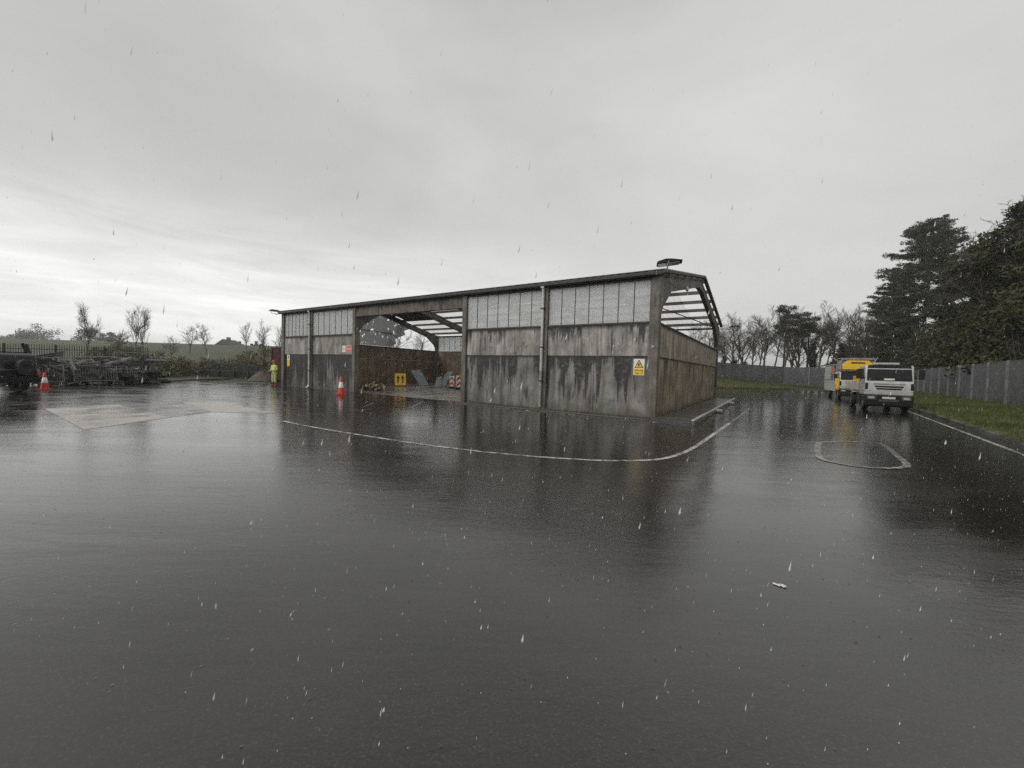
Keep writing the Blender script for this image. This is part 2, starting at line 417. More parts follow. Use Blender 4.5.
# yard asphalt, one sheet (right edge follows the kerb, far edge the end of the road)
far_r=K(56,.55)
yard=[(-70,-40),(-70,18),(-44,27.5),(-30,30.6),(-17,34.5),(-9,48),(8,56),(22,52.5),(33,53.5),(40,57.5),(far_r.x,far_r.y+3)]+[(K(t,.55).x,K(t,.55).y) for t in (50,30,10,0,-12,-45)]
structure(MB().sheet([(x,y,0) for x,y in yard]).build('ground',M_asph,fix=False))

# right kerb, verge
kb=MB(); N_=44
for i in range(N_):
    a=-20+i*1.8; kb.prism([(0,0)],'x',0,0) if False else None
    p,q=K(a+.012,.55),K(a+1.788,.55)
    dx=Kn*.14
    z=.085
    kb.add([p+Vector((0,0,-.05)),q+Vector((0,0,-.05)),q+dx+Vector((0,0,-.05)),p+dx+Vector((0,0,-.05)),p+Vector((0,0,z-.02)),q+Vector((0,0,z-.02)),q+dx+Vector((0,0,z)),p+dx+Vector((0,0,z))],
           [(0,1,5,4),(4,5,6,7),(1,2,6,5),(3,0,4,7),(2,3,7,6)])
structure(kb.build('kerb',M_kerb))
def verge_z(o,t): 
    return .09+.42*min(1,max(0,(o-.7)/3.2))+.045*math.sin(t*.9+o*2.1)*min(1,(o-.68)*1.5)
vb=MB(); os_=[.69,1.,1.5,2.1,2.8,3.6,4.6,6.5,10,18,30]; ts=[-22+1.2*i for i in range(66)]
for t in ts:
    for o in os_: vb.v.append(tuple(K(t,o,verge_z(o,t))))
n_=len(os_)
for j in range(len(ts)-1):
    for i in range(n_-1): vb.f.append((j*n_+i,j*n_+i+1,(j+1)*n_+i+1,(j+1)*n_+i)); vb.m.append(0)
structure(vb.build('verge',M_turf,smooth=True))
# far grass bank in front of the end fence, with its kerb
bank=[AT(px,d) for px,d in ()]
bb=MB()
def bank_pt(s,k):
    # s 0..1 from the left end (behind the shed) to the right tip; k 0..1 from kerb to fence foot
    x0=14+s*27; y0=51.5+ (s*5.5) - .8*math.sin(s*3.1)
    d=k*7.5
    z=.10+(2.1*(1-s)**1.1+.75)*(k**.8)*min(1,1.0)
    return Vector((x0+d*.12,y0+d,z+.06*math.sin(x0*1.7+k*5)*k))
nb,nk=26,9
for j in range(nb+1):
    for i in range(nk+1): bb.v.append(tuple(bank_pt(j/nb,i/nk)))
for j in range(nb):
    for i in range(nk): bb.f.append((j*(nk+1)+i,j*(nk+1)+i+1,(j+1)*(nk+1)+i+1,(j+1)*(nk+1)+i)); bb.m.append(0)
structure(bb.build('grass_bank',M_turf,smooth=True))
kb=MB()
for j in range(nb):
    p,q=bank_pt(j/nb,0),bank_pt((j+1)/nb,0); p.z=q.z=.05
    kb.bar(p-Vector((0,.1,0)),q-Vector((0.02,.1,0)),.13,.2)
structure(kb.build('far_kerb',M_kerb))

# grass blades (uncountable)
def blades(name, pts, hmin, hmax, seed, mat, label):
    rs=np.random.RandomState(seed); n=len(pts); P=np.array(pts)
    a=rs.rand(n)*6.283; h=hmin+(hmax-hmin)*rs.rand(n)**1.5; w=.006+.010*rs.rand(n)
    lean=(rs.rand(n,2)-.5)*.9*h[:,None]
    dx=np.stack([np.cos(a)*w,np.sin(a)*w,np.zeros(n)],1)
    V=np.empty((n,3,3)); V[:,0]=P-dx; V[:,1]=P+dx; V[:,2]=P+np.stack([lean[:,0],lean[:,1],h],1)
    me=bpy.data.meshes.new(name); me.vertices.add(3*n); me.vertices.foreach_set('co',V.ravel())
    me.loops.add(3*n); me.loops.foreach_set('vertex_index',np.arange(3*n,dtype=np.int32))
    me.polygons.add(n); me.polygons.foreach_set('loop_start',np.arange(0,3*n,3,dtype=np.int32)); me.polygons.foreach_set('loop_total',np.full(n,3,dtype=np.int32))
    me.materials.append(mat); me.update(); me.validate()
    return tag(link(name,me),label,'grass',kind='stuff')
rs=np.random.RandomState(4); pts=[]
for _ in range(52000):
    t=-6+50*rs.rand()**1.35; o=.70+4.6*rs.rand()
    if rs.rand()<.25 and math.sin(t*1.3+o*2)>.3: continue
    p=K(t,o); pts.append((p.x,p.y,verge_z(o,t)-.005))
blades('grass',pts,.05,.22,1,M_grass,'rough wet green grass on the verge between kerb and grey fence')
pts=[]
for _ in range(14000):
    p=bank_pt(rs.rand(),rs.rand()); pts.append((p.x,p.y,p.z))
blades('bank_grass',pts,.12,.4,2,M_grass,'long yellowish grass on the bank before the far fence')

# ground paint and patches --------------------------------------------------
def ribbon(pts, w, z=.004, close=False):
    m=MB(); P=[Vector((p[0],p[1],z)) for p in pts]; n=len(P)
    for i,p in enumerate(P):
        a=P[(i-1)%n] if (i or close) else p; b=P[(i+1)%n] if (i<n-1 or close) else p
        d=(b-a); d=Vector((-d.y,d.x,0)).normalized()*w/2
        m.v += [tuple(p-d),tuple(p+d)]
    for i in range(n if close else n-1):
        j=(i+1)%n; m.f.append((2*i,2*j,2*j+1,2*i+1)); m.m.append(0)
    return m
def spline(pts,k=8):
    out=[]; P=[Vector((p[0],p[1],0)) for p in pts]
    for i in range(len(P)-1):
        a=P[max(0,i-1)];b=P[i];c=P[i+1];d=P[min(len(P)-1,i+2)]
        for s in range(k):
            t=s/k; out.append(.5*((2*b)+(c-a)*t+(2*a-5*b+4*c-d)*t*t+(3*b-a-3*c+d)*t**3))
    return out+[P[-1]]
def gp(lst): return [G(x,y) for x,y in lst]
main=spline(gp([(283,421),(312,427),(360,435),(420,444),(480,451.5),(540,457),(600,460.5),(640,460.5),(664,458.5),(684,452.5),(698,445),(714,434),(730,423)]))
structure(ribbon(main,.10).build('painted_line',M_line,fix=False))
structure(ribbon(spline(gp([(732,421.5),(742,414.5),(750,408)])),.09).build('painted_line_worn',M_line_worn,fix=False))
structure(ribbon([K(t,0) for t in range(-14,20,2)],.11).build('edge_line',M_line,fix=False))
for nm,pl in (('bay_line',[(300,416),(372,409)]),('bay_line',[(361,408),(373,403)]),('bay_line',[(410,408.5),(423,401)])):
    structure(ribbon(gp(pl),.09).build(nm,M_line_worn,fix=False))
# trench reinstatement with its pale worn outline
tp=spline(gp([(819,442.5),(835,441.8),(856,442),(876,443.3),(886,446.5),(896,455),(907,465),(898,468),(880,468.2),(858,466.8),(838,463.5),(822,459.5),(818,455),(817.5,448),(819,442.5)]),5)
structure(MB().sheet([(p.x,p.y,.004) for p in tp[:-1][::-1]]).build('trench_patch',M_patch))
structure(ribbon(tp[:-1],.12,.008,True).build('trench_outline',line_paint('trench_paint',(.60,.57,.52),.49),fix=False))
# pale concrete slabs set in the yard, left
for nm,pl in (('concrete_slab',[(84,430),(44,408.5),(118,404.5),(170,417.5)]),('concrete_slab',[(213,412),(182,402.5),(222,401.5),(278,413.5)])):
    m=MB(); m.sheet([(p.x,p.y,.004) for p in gp(pl)]); structure(m.build(nm,M_slab))
sl=pm('slab_joint_dark',(.03,.028,.026),(.05,.045,.04),4,.4)
structure(MB().sheet([(p.x,p.y,.003) for p in gp([(118,404.5),(182,402.5),(213,412),(170,417.5)])]).build('slab_infill',wet_concrete('slab_infill',(.12,.105,.098),(.06,.055,.05))))
# litter on the wet ground
def litter(px,py,l,ang,label,mat,cat,h=.02,w=.04):
    p=G(px,py); m=MB()
    k=6; prev=None
    for i in range(k):
        a=ang+.5*math.sin(i*1.9); q=Vector((l*(i/k-.5)*math.cos(ang),l*(i/k-.5)*math.sin(ang)+.02*math.sin(i*2.2),h/2+.004))
        if prev is not None: m.bar(prev,q,w*(.6+.4*math.sin(i*1.3+1)),h)
        prev=q
    o=m.build('litter' if cat!='twig' else 'twig',mat,bevel=.002); o.location=(p.x,p.y,0); tag(o,label,cat); return o
M_twig=pm('wet_twig',(.05,.04,.03),(.03,.024,.018),12,.6)
litter(779,585,.10,-.35,'small crumpled white scrap of litter on the wet tarmac','white',None) if False else None
litter(780,586,.075,-.35,'small crumpled white scrap of litter on wet open tarmac',M_white2,'litter',.008,.03)

# ================================================================== SHED
BA=.582; BX,BY=5.12,14.10; L=25.86; W=18.05; EV=5.25; RD=6.91; SEAM=2.28; SILL=3.46; SKEW=2.4
POSTS=[0,4.59,8.96,17.52,22.12,L]
def Lend(v): return L+SKEW*v/W
shed=thing('storage_shed','long weathered concrete storage shed with clear upper cladding and an open bay','shed',(BX,BY,0),-BA)
def rz_(v): return EV+(RD-EV)*(1-abs(v-W/2)/(W/2))            # roof line
def bwall(name,u0,u1,z0,z1,v0,v1,mat,n,label=None):
    """run of precast planks between u0 and u1 with open joints"""
    m=MB(); w=(u1-u0)/n
    for i in range(n):
        dz=.0; dv=.008*((i*37)%3-1)
        m.box(-(u0+w*(i+1)-.008),-(u0+w*i+.008),v0+dv,v1+dv,z0+dz,z1)
    return m.build(name,mat,shed,bevel=.012,label=label)
# front and rear posts
for u in POSTS:
    w=.34 if u in(0,L) else .26
    x1=-u if u==0 else -(u-w/2); x0=x1-w
    if u==L: x0=-L; x1=-L+w
    MB().box(x0,x1,0,.34,0,EV-.12).build('column',M_post,shed,bevel=.02)
RP=[0,4.4,8.8,13.2,17.6,22.1]
for u in RP:
    w=.3; x1=-u if u==0 else -(u-w/2)
    MB().box(x1-w,x1,W-.34,W,0,EV-.12).build('column',M_post,shed,bevel=.02)
MB().box(-Lend(W),-Lend(W)+.3,W-.34,W,0,EV-.12).build('column',M_post,shed,bevel=.02)
# portal rafters (haunched, cast with the posts)
def rafter(uf,ub):
    prof=[(.02,EV-.12),(W/2,RD-.12),(W-.02,EV-.12),(W-.02,EV-1.55),(W-.34,EV-1.55),(W-.62,EV-1.15),(W-1.9,rz_(W-1.9)-.72),(W/2+.6,rz_(W/2+.6)-.52),(W/2,RD-.62),(W/2-.6,rz_(W/2-.6)-.52),(1.9,rz_(1.9)-.72),(.62,EV-1.15),(.34,EV-1.55),(.02,EV-1.55)]
    if uf==13.2: prof[9:]=[(W/2-.6,rz_(W/2-.6)-.52),(1.9,rz_(1.9)-.52),(.9,rz_(.9)-.5),(.40,EV-.62),(.32,EV-.62)]
    m=MB(); n=len(prof); t=.22
    def pt(p,s): 
        u=uf+(ub-uf)*p[0]/W; return (-(u)+s,p[0],p[1]-.0)
    off=.02 if uf<.5 else 0
    s0=-t-off if uf<.5 else (-t/2 if uf<L-.1 else .02); s1=s0+t
    vs=[pt(p,s0) for p in prof]+[pt(p,s1) for p in prof]
    # quads between upper chord and soffit, so that the ring stays well formed
    top=[0,1,2]; 
    fs=[(i,(i+1)%n,(i+1)%n+n,i+n) for i in range(n)]
    fs+=[(0,13,12,11,10),(0,10,9,8,1),(1,8,7,6,2),(2,6,5,4,3)]
    fs+=[tuple(i+n for i in f) for f in ((10,11,12,13,0),(1,8,9,10,0),(2,6,7,8,1),(3,4,5,6,2))]
    m.add(vs,fs); m.build('rafter',M_post,shed)
for uf,ub in ((0,0),(4.59,4.5),(8.96,8.8),(13.2,13.2),(17.52,17.6),(22.12,22.1),(L,Lend(W))): rafter(uf,ub)
# purlins
for side in (0,1):
    for k in range(6):
        v=(.95+k*1.55) if side==0 else W-(.95+k*1.55)
        z=rz_(v)-.10
        MB().bar((.10,v,z),(-Lend(v)-.05,v,z),.10,.19).build('purlin',M_purlin,shed)
MB().bar((.10,W/2,RD-.10),(-Lend(W/2),W/2,RD-.10),.12,.12).build('purlin',M_purlin,shed)
MB().bar((-.3,.45,EV-.30),(-4.3,W/2-1.6,rz_(W/2-1.6)-.28),.05,.05).build('brace',M_dark,shed)
MB().bar((-4.3,W/2+1.,rz_(W/2+1)-.28),(-.3,W-.8,rz_(W-.8)-.28),.05,.05).build('brace',M_dark,shed)
# walls: lower then upper tier
for u0,u1,n,ml,mu in ((.34,4.46,2,M_low_r,M_up_r),(4.72,8.83,2,M_low_r,M_up_r),(17.65,21.99,2,M_low_l,M_up_l),(22.25,L-.34,2,M_low_l,M_up_l)):
    bwall('lower_wall',u0,u1,0,SEAM-.02,.11,.23,ml,n)
    bwall('upper_wall',u0,u1,SEAM,SILL,.07,.22,mu,n+1)
    MB().box(-u1,-u0,.02,.20,SILL+.003,SILL+.07).build('sill_flashing',M_dark,shed,bevel=.008)
    # translucent vertical sheets with lapped dark joints, seven to a bay
    m=MB(); k=7; w=(u1-u0)/k
    for i in range(k):
        a=-(u1)+w*i
        m.box(a+.012,a+w-.012,.10,.106,SILL+.073,EV-.245)
        m.box(a-.012,a+.012,.085,.115,SILL+.073,EV-.245,1)
    m.box(-u0-.012,-u0+.012,.085,.115,SILL+.073,EV-.245,1)
    m.build('glazing',[M_clad,M_dark],shed)
    MB().box(-u1,-u0,.09,.2,EV-.243,EV-.125).build('head_rail',M_dark,shed)
# lintel over the open bay
bwall('lintel',8.96+.13,17.39,EV-.72,EV-.135,.05,.30,wall_mat('lintel_concrete',(.15,.12,.09),(.08,.065,.05),5.1,.4,.5,.6,seed=3.),4)
# near gable wall (x = 0 face)
def gable_planks(name,z0,z1,x0,x1,mat,n,va=.36,vb=W-.36,uu=None):
    m=MB(); w=(vb-va)/n
    for i in range(n):
        a,b=va+w*i+.01,va+w*(i+1)-.01
        if uu is None: m.box(x0,x1,a,b,z0,z1)
        else:
            vs=[]
            for z in (z0,z1):
                for v in (a,b):
                    for dx in (0,.14): vs.append((-uu(v)+dx,v,z))
            m.add(vs,[(0,2,3,1),(4,5,7,6),(0,1,5,4),(2,6,7,3),(0,4,6,2),(1,3,7,5)])
    return m.build(name,mat,shed,bevel=.012)
gable_planks('lower_wall',0,SEAM-.02,-.26,-.12,M_gab_low,9)
gable_planks('upper_wall',SEAM,SILL,-.24,-.08,M_gab_up,9)
MB().box(-.27,-.03,.345,W-.345,SILL+.003,SILL+.06).build('coping',M_dark,shed,bevel=.01)
# far gable wall
gable_planks('lower_wall',0,SEAM-.02,0,0,M_in,9,uu=lambda v:Lend(v)-.1)
gable_planks('upper_wall',SEAM,SILL,0,0,M_in,9,uu=lambda v:Lend(v)-.13)
# rear wall + its sheets
rp=[.3,4.4,8.8,13.2,17.6,22.1,Lend(W)-.3]
for a,b in zip(rp,rp[1:]):
    bwall('lower_wall',a+.16,b-.16,0,SEAM-.02,W-.24,W-.12,M_in,2)
    bwall('upper_wall',a+.16,b-.16,SEAM,SILL,W-.23,W-.09,M_in,2)
    if a<4: continue
    m=MB(); k=7; w=(b-a-.32)/k
    for i in range(k):
        q=-(b-.16)+w*i
        m.box(q+.012,q+w-.012,W-.14,W-.134,SILL+.02,EV-.245)
        m.box(q-.012,q+.012,W-.155,W-.125,SILL+.02,EV-.245,1)
    m.build('glazing',[M_clad,M_dark],shed)
MB().box(-Lend(W)+.3,-.3,W-.3,W-.05,EV-.24,EV-.125).build('head_rail',M_dark,shed)
# roof sheets per slope and bay (clear), corrugated; the end bay of the rear slope still has grey sheets near the ridge
def roof_sheet(u0,u1,va,vb,mat,skew=False):
    m=MB(); n=int((u1-u0)/.16); 
    for i in range(n+1):
        for v in (va,vb):
            u=u0+(u1-u0)*i/n
            if skew: u+= (i/n)*SKEW*v/W
            m.v.append((-u,v,rz_(v)+.02+(.022 if i%2 else -.004)))
    for i in range(n): m.f.append((2*i,2*i+2,2*i+3,2*i+1)); m.m.append(0)
    return m.build('roof_sheet',mat,shed,fix=False)
ub=[.0,4.59,8.96,13.2,17.52,22.12,L]
for i,(a,b) in enumerate(zip(ub,ub[1:])):
    sk=(i==5)
    roof_sheet(a,b,-.12,W/2-.03,M_rooflite,sk)
    if i==0: roof_sheet(a+1.6,b,W/2+.03,W+.1,M_rooflite,sk)
    elif i==5:
        roof_sheet(a,b,W/2+.03,W*.72,M_roofgrey,sk); roof_sheet(a,b,W*.72,W+.1,M_rooflite,sk)
    else: roof_sheet(a,b,W/2+.03,W+.1,M_rooflite,sk)
MB().box(-L-.1,.1,-.02,.07,EV-.13,EV+.01).build('eaves_beam',M_dark,shed)
# gutter: half-round with lip
m=MB(); pr=[(-.05,.0),(-.06,-.09),(-.11,-.135),(-.17,-.135),(-.215,-.09),(-.22,.02),(-.20,.02),(-.195,-.08),(-.165,-.115),(-.115,-.115),(-.08,-.08),(-.07,.0)]
for i in range(6):
    a=-L-.12+i*(L+.3)/6; m.prism([(p[0]+.03,p[1]+EV-.02) for p in pr],'x',a,a+(L+.3)/6-.02)
m.build('gutter',M_dark,shed)
MB().box(-L-.12,.2,-.20,-.02,EV+.035,EV+.05).build('roof_edge',M_trim,shed)
# verge capping on the near gable
for va,vb in ((-.2,W/2),(W/2,W+.12)):
    m=MB(); m.bar((.11,va,rz_(va)+.0),(.11,vb,rz_(vb)+.0),.16,.10); m.build('verge_capping',M_purlin,shed,bevel=.01)
    MB().tube((.17,va,rz_(va)+.06),(.17,vb,rz_(vb)+.06),.03).build('verge_pipe',M_trim,shed)
# torn netting hung in the far gable
m=MB(); pts=[]
nvv,nzz=18,7
for i in range(nvv+1):
    for j in range(nzz+1):
        v=.4+(W*(.57+.16*(j/nzz))+.35*math.sin(j*2.1))*i/nvv
        z=SILL+.02+(rz_(v)-.45-SILL)*(j/nzz)
        m.v.append((-Lend(v)+.19+.03*math.sin(v*2.3+j),v,z))
for i in range(nvv):
    for j in range(nzz): a=i*(nzz+1)+j; m.f.append((a,a+1,a+nzz+2,a+nzz+1)); m.m.append(0)
m.build('netting',M_net,shed,smooth=True,fix=False,label='torn dark grey netting filling the far gable')
MB().bar((-Lend(.4)+.16,.4,4.75),(-Lend(W*.6)+.16,W*.6,4.75),.06,.06).build('brace',M_dark,shed)
# downpipes
def downpipe(u,zlow,old):
    d=MB(); d.path([(-u,-.10,EV-.12),(-u,-.07,EV-.35),(-u,-.07,zlow)],.055,10); d.box(-u-.07,-u+.07,-.17,-.03,EV-.2,EV-.11)
    o=d.build('downpipe',M_pvc,shed,smooth=False)
    if old: MB().path([(-u,-.068,zlow),(-u,-.068,.12)],.06,10).build('downpipe_lower',M_pvc_old,shed)
    else: MB().path([(-u,-.07,zlow+.0),(-u,-.16,zlow-.12),(-u,-.24,zlow-.14)],.06,10).build('pipe_shoe',M_white2,shed)
    for z in (1.2,2.6,4.2):
        if z>zlow or old: MB().box(-u-.085,-u+.085,-.14,-.002,z,z+.05).build('pipe_clip',M_dark,shed)
downpipe(4.66,1.65,True); downpipe(22.16,.24,False)
# bulkhead lamp under the near gable rafter, junction cap on the corner post
MB().ell((.06,4.6,rz_(4.6)-.62),(.06,.26,.11)).build('bulkhead_lamp',M_lampglass,shed,smooth=True)
MB().lathe([(.001,.0),(.06,.0),(.06,.03),(.001,.03)],12,(-.17,-.03,2.62),'y').build('junction_cap',M_trim,shed)
# interior bollard blocks by opening posts: steel corner guards
MB().box(-8.99,-8.80,-.035,-.003,0,1.6).build('corner_guard',M_post,shed,bevel=.01)
def shed_pt(u,v,z=0.):
    c,s=math.cos(BA),math.sin(BA); return Vector((BX-c*u+s*v, BY+s*u+c*v, z))

# floor of the shed and the raised apron -----------------------------------
def shed_child_structure(mb,name,mat,bevel=0):
    o=mb.build(name,mat,None,bevel=bevel); o.location=(BX,BY,0); o.rotation_euler=(0,0,-BA); return structure(o)
m=MB(); m.sheet([(-.3,.25,.004),(-.3,W-.3,.004),(-Lend(W)+.3,W-.3,.004),(-L+.3,.25,.004)])
shed_child_structure(m,'shed_floor',wet_concrete('shed_floor',(.17,.155,.135),(.09,.082,.07)))
m=MB(); m.prism([(.005,.1),(.005,15.9),(1.28,15.7),(1.28,-.62),(.005,-.62)],'z',0,.11)
shed_child_structure(m,'apron',M_apron,.01)
m=MB(); m.box(-8.7,.0,-.5,-.06,0,.05); shed_child_structure(m,'front_footing',M_apron,.01)
m=MB(); m.box(-8.7,1.3,-.66,-.63,0,.012); shed_child_structure(m,'footing_line',M_line_worn)
m=MB()
for i in range(9): m.box(1.285,1.40,-.62+i*1.82,-.62+i*1.82+1.80,0,.15)
shed_child_structure(m,'apron_kerb',M_kerb,.012)
m=MB(); m.box(1.30,1.385,-.62,15.75,.152,.19); shed_child_structure(m,'apron_edge_strip',M_pvc,.008)
for v,lab in ((5.3,'short pale drain pipe end poking from the shed apron kerb, nearer one'),(11.6,'short pale drain pipe end poking from the shed apron kerb, farther one')):
    p=shed_pt(-1.40,v); o=MB().tube((0,0,.09),(.22,0,.085),.075,.075,14).build('drain_pipe',M_pvc,None); o.location=p; o.rotation_euler=(0,0,-BA); tag(o,lab,'drain pipe')
# tufts of weed at the shed foot
rs=np.random.RandomState(9); pts=[]
for _ in range(1500):
    p=shed_pt(rs.rand()*8.6, -.03-.10*rs.rand()**2); pts.append((p.x,p.y,.045))
for _ in range(600):
    p=shed_pt(-.02-.08*rs.rand()**2,.4+15*rs.rand()); pts.append((p.x,p.y,.10))
blades('weeds',pts,.02,.12,5,M_bramble,'small weeds and moss growing along the foot of the shed wall')

# signs on the shed ----------------------------------------------------------
def text_mesh(txt,size):
    c=bpy.data.curves.new('t','FONT'); c.body=txt; c.size=size; c.align_x='CENTER'; c.align_y='CENTER'; c.extrude=.001
    o=bpy.data.objects.new('t',c); COL.objects.link(o); dg=bpy.context.evaluated_depsgraph_get(); dg.update()
    me=bpy.data.meshes.new_from_object(o.evaluated_get(dg)); bpy.data.objects.remove(o); return me
def wall_sign(u,z,label): return thing('wall_sign',label,'sign',shed_pt(u,.10,z),-BA)
def upright(o,y): o.rotation_euler=(R(90),0,0); o.location.y=y; return o
s1=wall_sign(.66,1.88,'white and yellow warning sign with black triangle beside the near corner post')
MB().box(-.20,.20,-.012,-.002,-.30,.30).build('board',M_white2,s1,bevel=.003)
MB().box(-.185,.185,-.016,-.0125,-.285,-.06).build('yellow_panel',M_yellow2,s1)
MB().prism([(-.165,-.03),(.165,-.03),(0,.27)],'y',-.016,-.0125).build('triangle_border',M_black,s1)
MB().prism([(-.125,-.008),(.125,-.008),(0,.218)],'y',-.020,-.0165).build('triangle_panel',M_yellow2,s1)
m=MB(); m.prism([(-.05,.015),(-.03,.015),(.0,.06),(.03,.03),(.045,.04),(.01,.09),(.02,.12),(-.01,.14),(-.05,.10),(-.04,.085),(-.015,.10),(-.02,.07)],'y',-.0235,-.0205)
m.box(.02,.05,-.0235,-.0205,.12,.148); m.build('pictogram',M_black,s1)
tm=text_mesh('Warning',.085); tm.materials.append(M_black); upright(link('lettering',tm,s1),-.018).location.z=-.125
for wd,wx in (('Fragile',-.055),('roof',.105)):
    tm=text_mesh(wd,.058); tm.materials.append(M_black); q_=upright(link('lettering',tm,s1),-.018); q_.location.z=-.225; q_.location.x=wx
s2=wall_sign(18.22,2.62,'small red and white sign on the upper panel left of the open bay'); s2.location=shed_pt(18.22,.06,2.62)
MB().box(-.46,.46,-.012,-.002,-.2,.2).build('board',M_white2,s2,bevel=.003)
MB().box(-.14,.44,-.016,-.0125,-.18,.18).build('red_panel',M_signred,s2)
m=MB()
m.prism([(-.38,-.02),(-.30,.10),(-.22,-.02)],'y',-.016,-.0125); m.box(-.33,-.27,-.016,-.0125,-.12,-.02); m.build('arrow',M_signred,s2)
m=MB()
for i in range(4):
    m.box(-.08+i*.13,-.01+i*.13,-.0195,-.0165,-.09,.09-.03*(i%2))
m.build('lettering',pm('sign_pink',(.75,.55,.5),None,6,.5),s2)
s3=wall_sign(25.05,1.85,'narrow white and yellow notice at the far left end of the shed front')
MB().box(-.16,.16,-.012,-.002,-.40,.40).build('board',M_white2,s3,bevel=.003)
MB().box(-.15,.15,-.016,-.0125,-.39,.02).build('yellow_panel',M_yellow2,s3)
m=MB(); m.box(-.04,.04,-.016,-.0125,.12,.27); m.ell((0,-.014,.31),(.045,.003,.045)); m.build('pictogram',M_black,s3)

# floodlights -----------------------------------------------------------------
def floodlight(label,loc,rz,s=1.,arm=None):
    f=thing('floodlight',label,'floodlight',loc,rz)
    m=MB()  # wedge-shaped sealed head tilted forward
    tl=Matrix.Rotation(R(-10),4,'Y')
    poly=[(-.36*s,.17*s),(-.32*s,.27*s),(-.05*s,.345*s),(.16*s,.335*s),(.50*s,.275*s),(.48*s,.25*s),(.0,.205*s)]
    m.prism(poly,'y',-.24*s,.24*s); m.build('housing',M_black,f,bevel=.015)
    MB().prism([(-.30*s,.165*s),(.40*s,.222*s),(.40*s,.212*s),(-.30*s,.150*s)],'y',-.21*s,.21*s).build('lens',M_lampglass,f)
    b=MB(); 
    for y in (-.26*s,.26*s): b.path([(0,y*.6,0.02),(0,y,.05),(.05*s,y,.26*s)],.014,6)
    b.bar((0,-.17*s,.02),(0,.17*s,.02),.05,.02); b.build('bracket',M_trim,f)
    if arm:
        a=MB(); a.path(arm,.025,8); a.build('arm',M_galv_d,f)
    return f
floodlight('large black floodlight standing on the near roof corner of the shed',shed_pt(-.12,.35,EV+.12),-.35,1.0,[(0,0,-.12),(0,0,.03)])
floodlight('small floodlight on an arm at the back right corner of the shed',shed_pt(-.9,W-.1,EV-.25),.1,.75,[(-.9,0,.0),(-.1,0,.0),(0,0,.02)])
floodlight('small curved floodlight on an arm at the far left end of the shed',shed_pt(L+.75,-.1,EV-.1),2.6,.9,[(-.7,.2,-.1),(-.1,0,.0),(0,0,.02)])

# ================================================================== ITEMS IN AND BY THE SHED
def cone(label,loc,h,group='red and white traffic cones'):
    c=thing('traffic_cone',label,'traffic cone',loc,rnd.random()*1.5,group)
    MB().box(-.24*h,.24*h,-.24*h,.24*h,0,.06*h).build('base',M_red,c,bevel=.012)
    r=lambda z:(.19-.155*z)*h
    MB().lathe([(r(.06),.06*h),(r(.06),.07*h),(r(.38),.38*h)],20).build('lower_body',M_red,c,smooth=True)
    MB().lathe([(r(.38)+.004,.38*h),(r(.38)+.004,.385*h),(r(.70)+.004,.70*h),(r(.70),.70*h)],20).build('reflective_sleeve',M_white2,c,smooth=True)
    MB().lathe([(r(.70),.70*h),(r(1),1.*h),(.001,1.*h)],20).build('upper_body',M_red,c,smooth=True)
    return c
cone('red and white traffic cone left of the open bay of the shed',G(341,394.5),1.0)
cone('red and white traffic cone in front of the scrap heap at far left',G(44,386.8)*.8+Vector((0,0,0)) if False else Vector((AT(44,19.7),19.7,0)),.85)

# log and rubble heap at the left post of the opening
hp=G(374,390.5)
rs2=random.Random(3)
for i in range(44):
    a=rs2.random()*6.28; r=.75*rs2.random()**.7
    q=Vector((hp.x+r*math.cos(a)*1.1,hp.y+r*math.sin(a)*.6,.08+.62*max(0,1-r/.85)*rs2.random()))
    l=.2+.22*rs2.random(); m=MB(); k=rs2.choice((3,4,5)); r_=.055+.05*rs2.random()
    m.tube((-l/2,0,0),(l/2,0,.02),r_,r_*.85,k)
    o=m.build('split_log',rs2.choice((M_wood,M_wood,M_wood2,M_soil)),bevel=.006); o.location=q; o.rotation_euler=(rs2.random()*.5,(rs2.random()-.5)*.9,rs2.random()*3.1)
    tag(o,'pale split log in the low heap inside the open bay','log','split logs heaped by the opening post')

def lean_board(name,label,cat,px0,px1,ptop,pbase,depth,mats,tilt=12,rz=0,side=0.):
    pass
# yellow arrow sign on its frame
def px_h(py,px,depth):   # height of an image point at a given depth
    d=ray(px,py); return E0+d.z/d.y*depth
dp=32.6
b=Vector((AT(400.5,dp),dp,0))
s=thing('arrow_sign','yellow road sign with two black arrows leaning inside the open bay','sign',b,R(24))
sh=px_h(373,398,dp)
m=MB(); Mt=Matrix.Rotation(R(-14),4,'X')
m.box(-.45,.45,-.02,.02,.10,sh,0,Mt); m.build('board',M_yellow,s,bevel=.02)
m=MB()
for x in (-.19,.19):
    m.box(x-.045,x+.045,-.034,-.021,.30,sh*.66,0,Mt)
    vs=[Mt@Vector((x+a,yy,zz)) for yy in (-.034,-.021) for a,zz in ((-.13,sh*.64),(.13,sh*.64),(0,sh*.64+.24))]
    m.add(vs,[(0,1,2),(5,4,3),(0,3,4,1),(1,4,5,2),(2,5,3,0)])
m.build('arrows',M_black,s)
m=MB()
for x in (-.43,.43): m.bar(Mt@Vector((x,.05,0.0)),Mt@Vector((x,.05,sh-.1)),.05,.05)
m.build('frame',M_dark,s)
def leaning_plate(label,pxb,pxt,pyt,depth,w,rz=R(8)):
    h=px_h(pyt,pxt,depth); dx=AT(pxt,depth)-AT(pxb,depth)
    o=MB().prism([(-w/2,0.02),(w/2,0.02),(w/2+dx,h),(-w/2+dx,h-.12)],'y',-.015,.015).build('metal_plate',M_greyboard,bevel=.006)
    o.location=(AT(pxb,depth),depth,0); o.rotation_euler=(R(-9),0,rz); return tag(o,label,'metal plate')
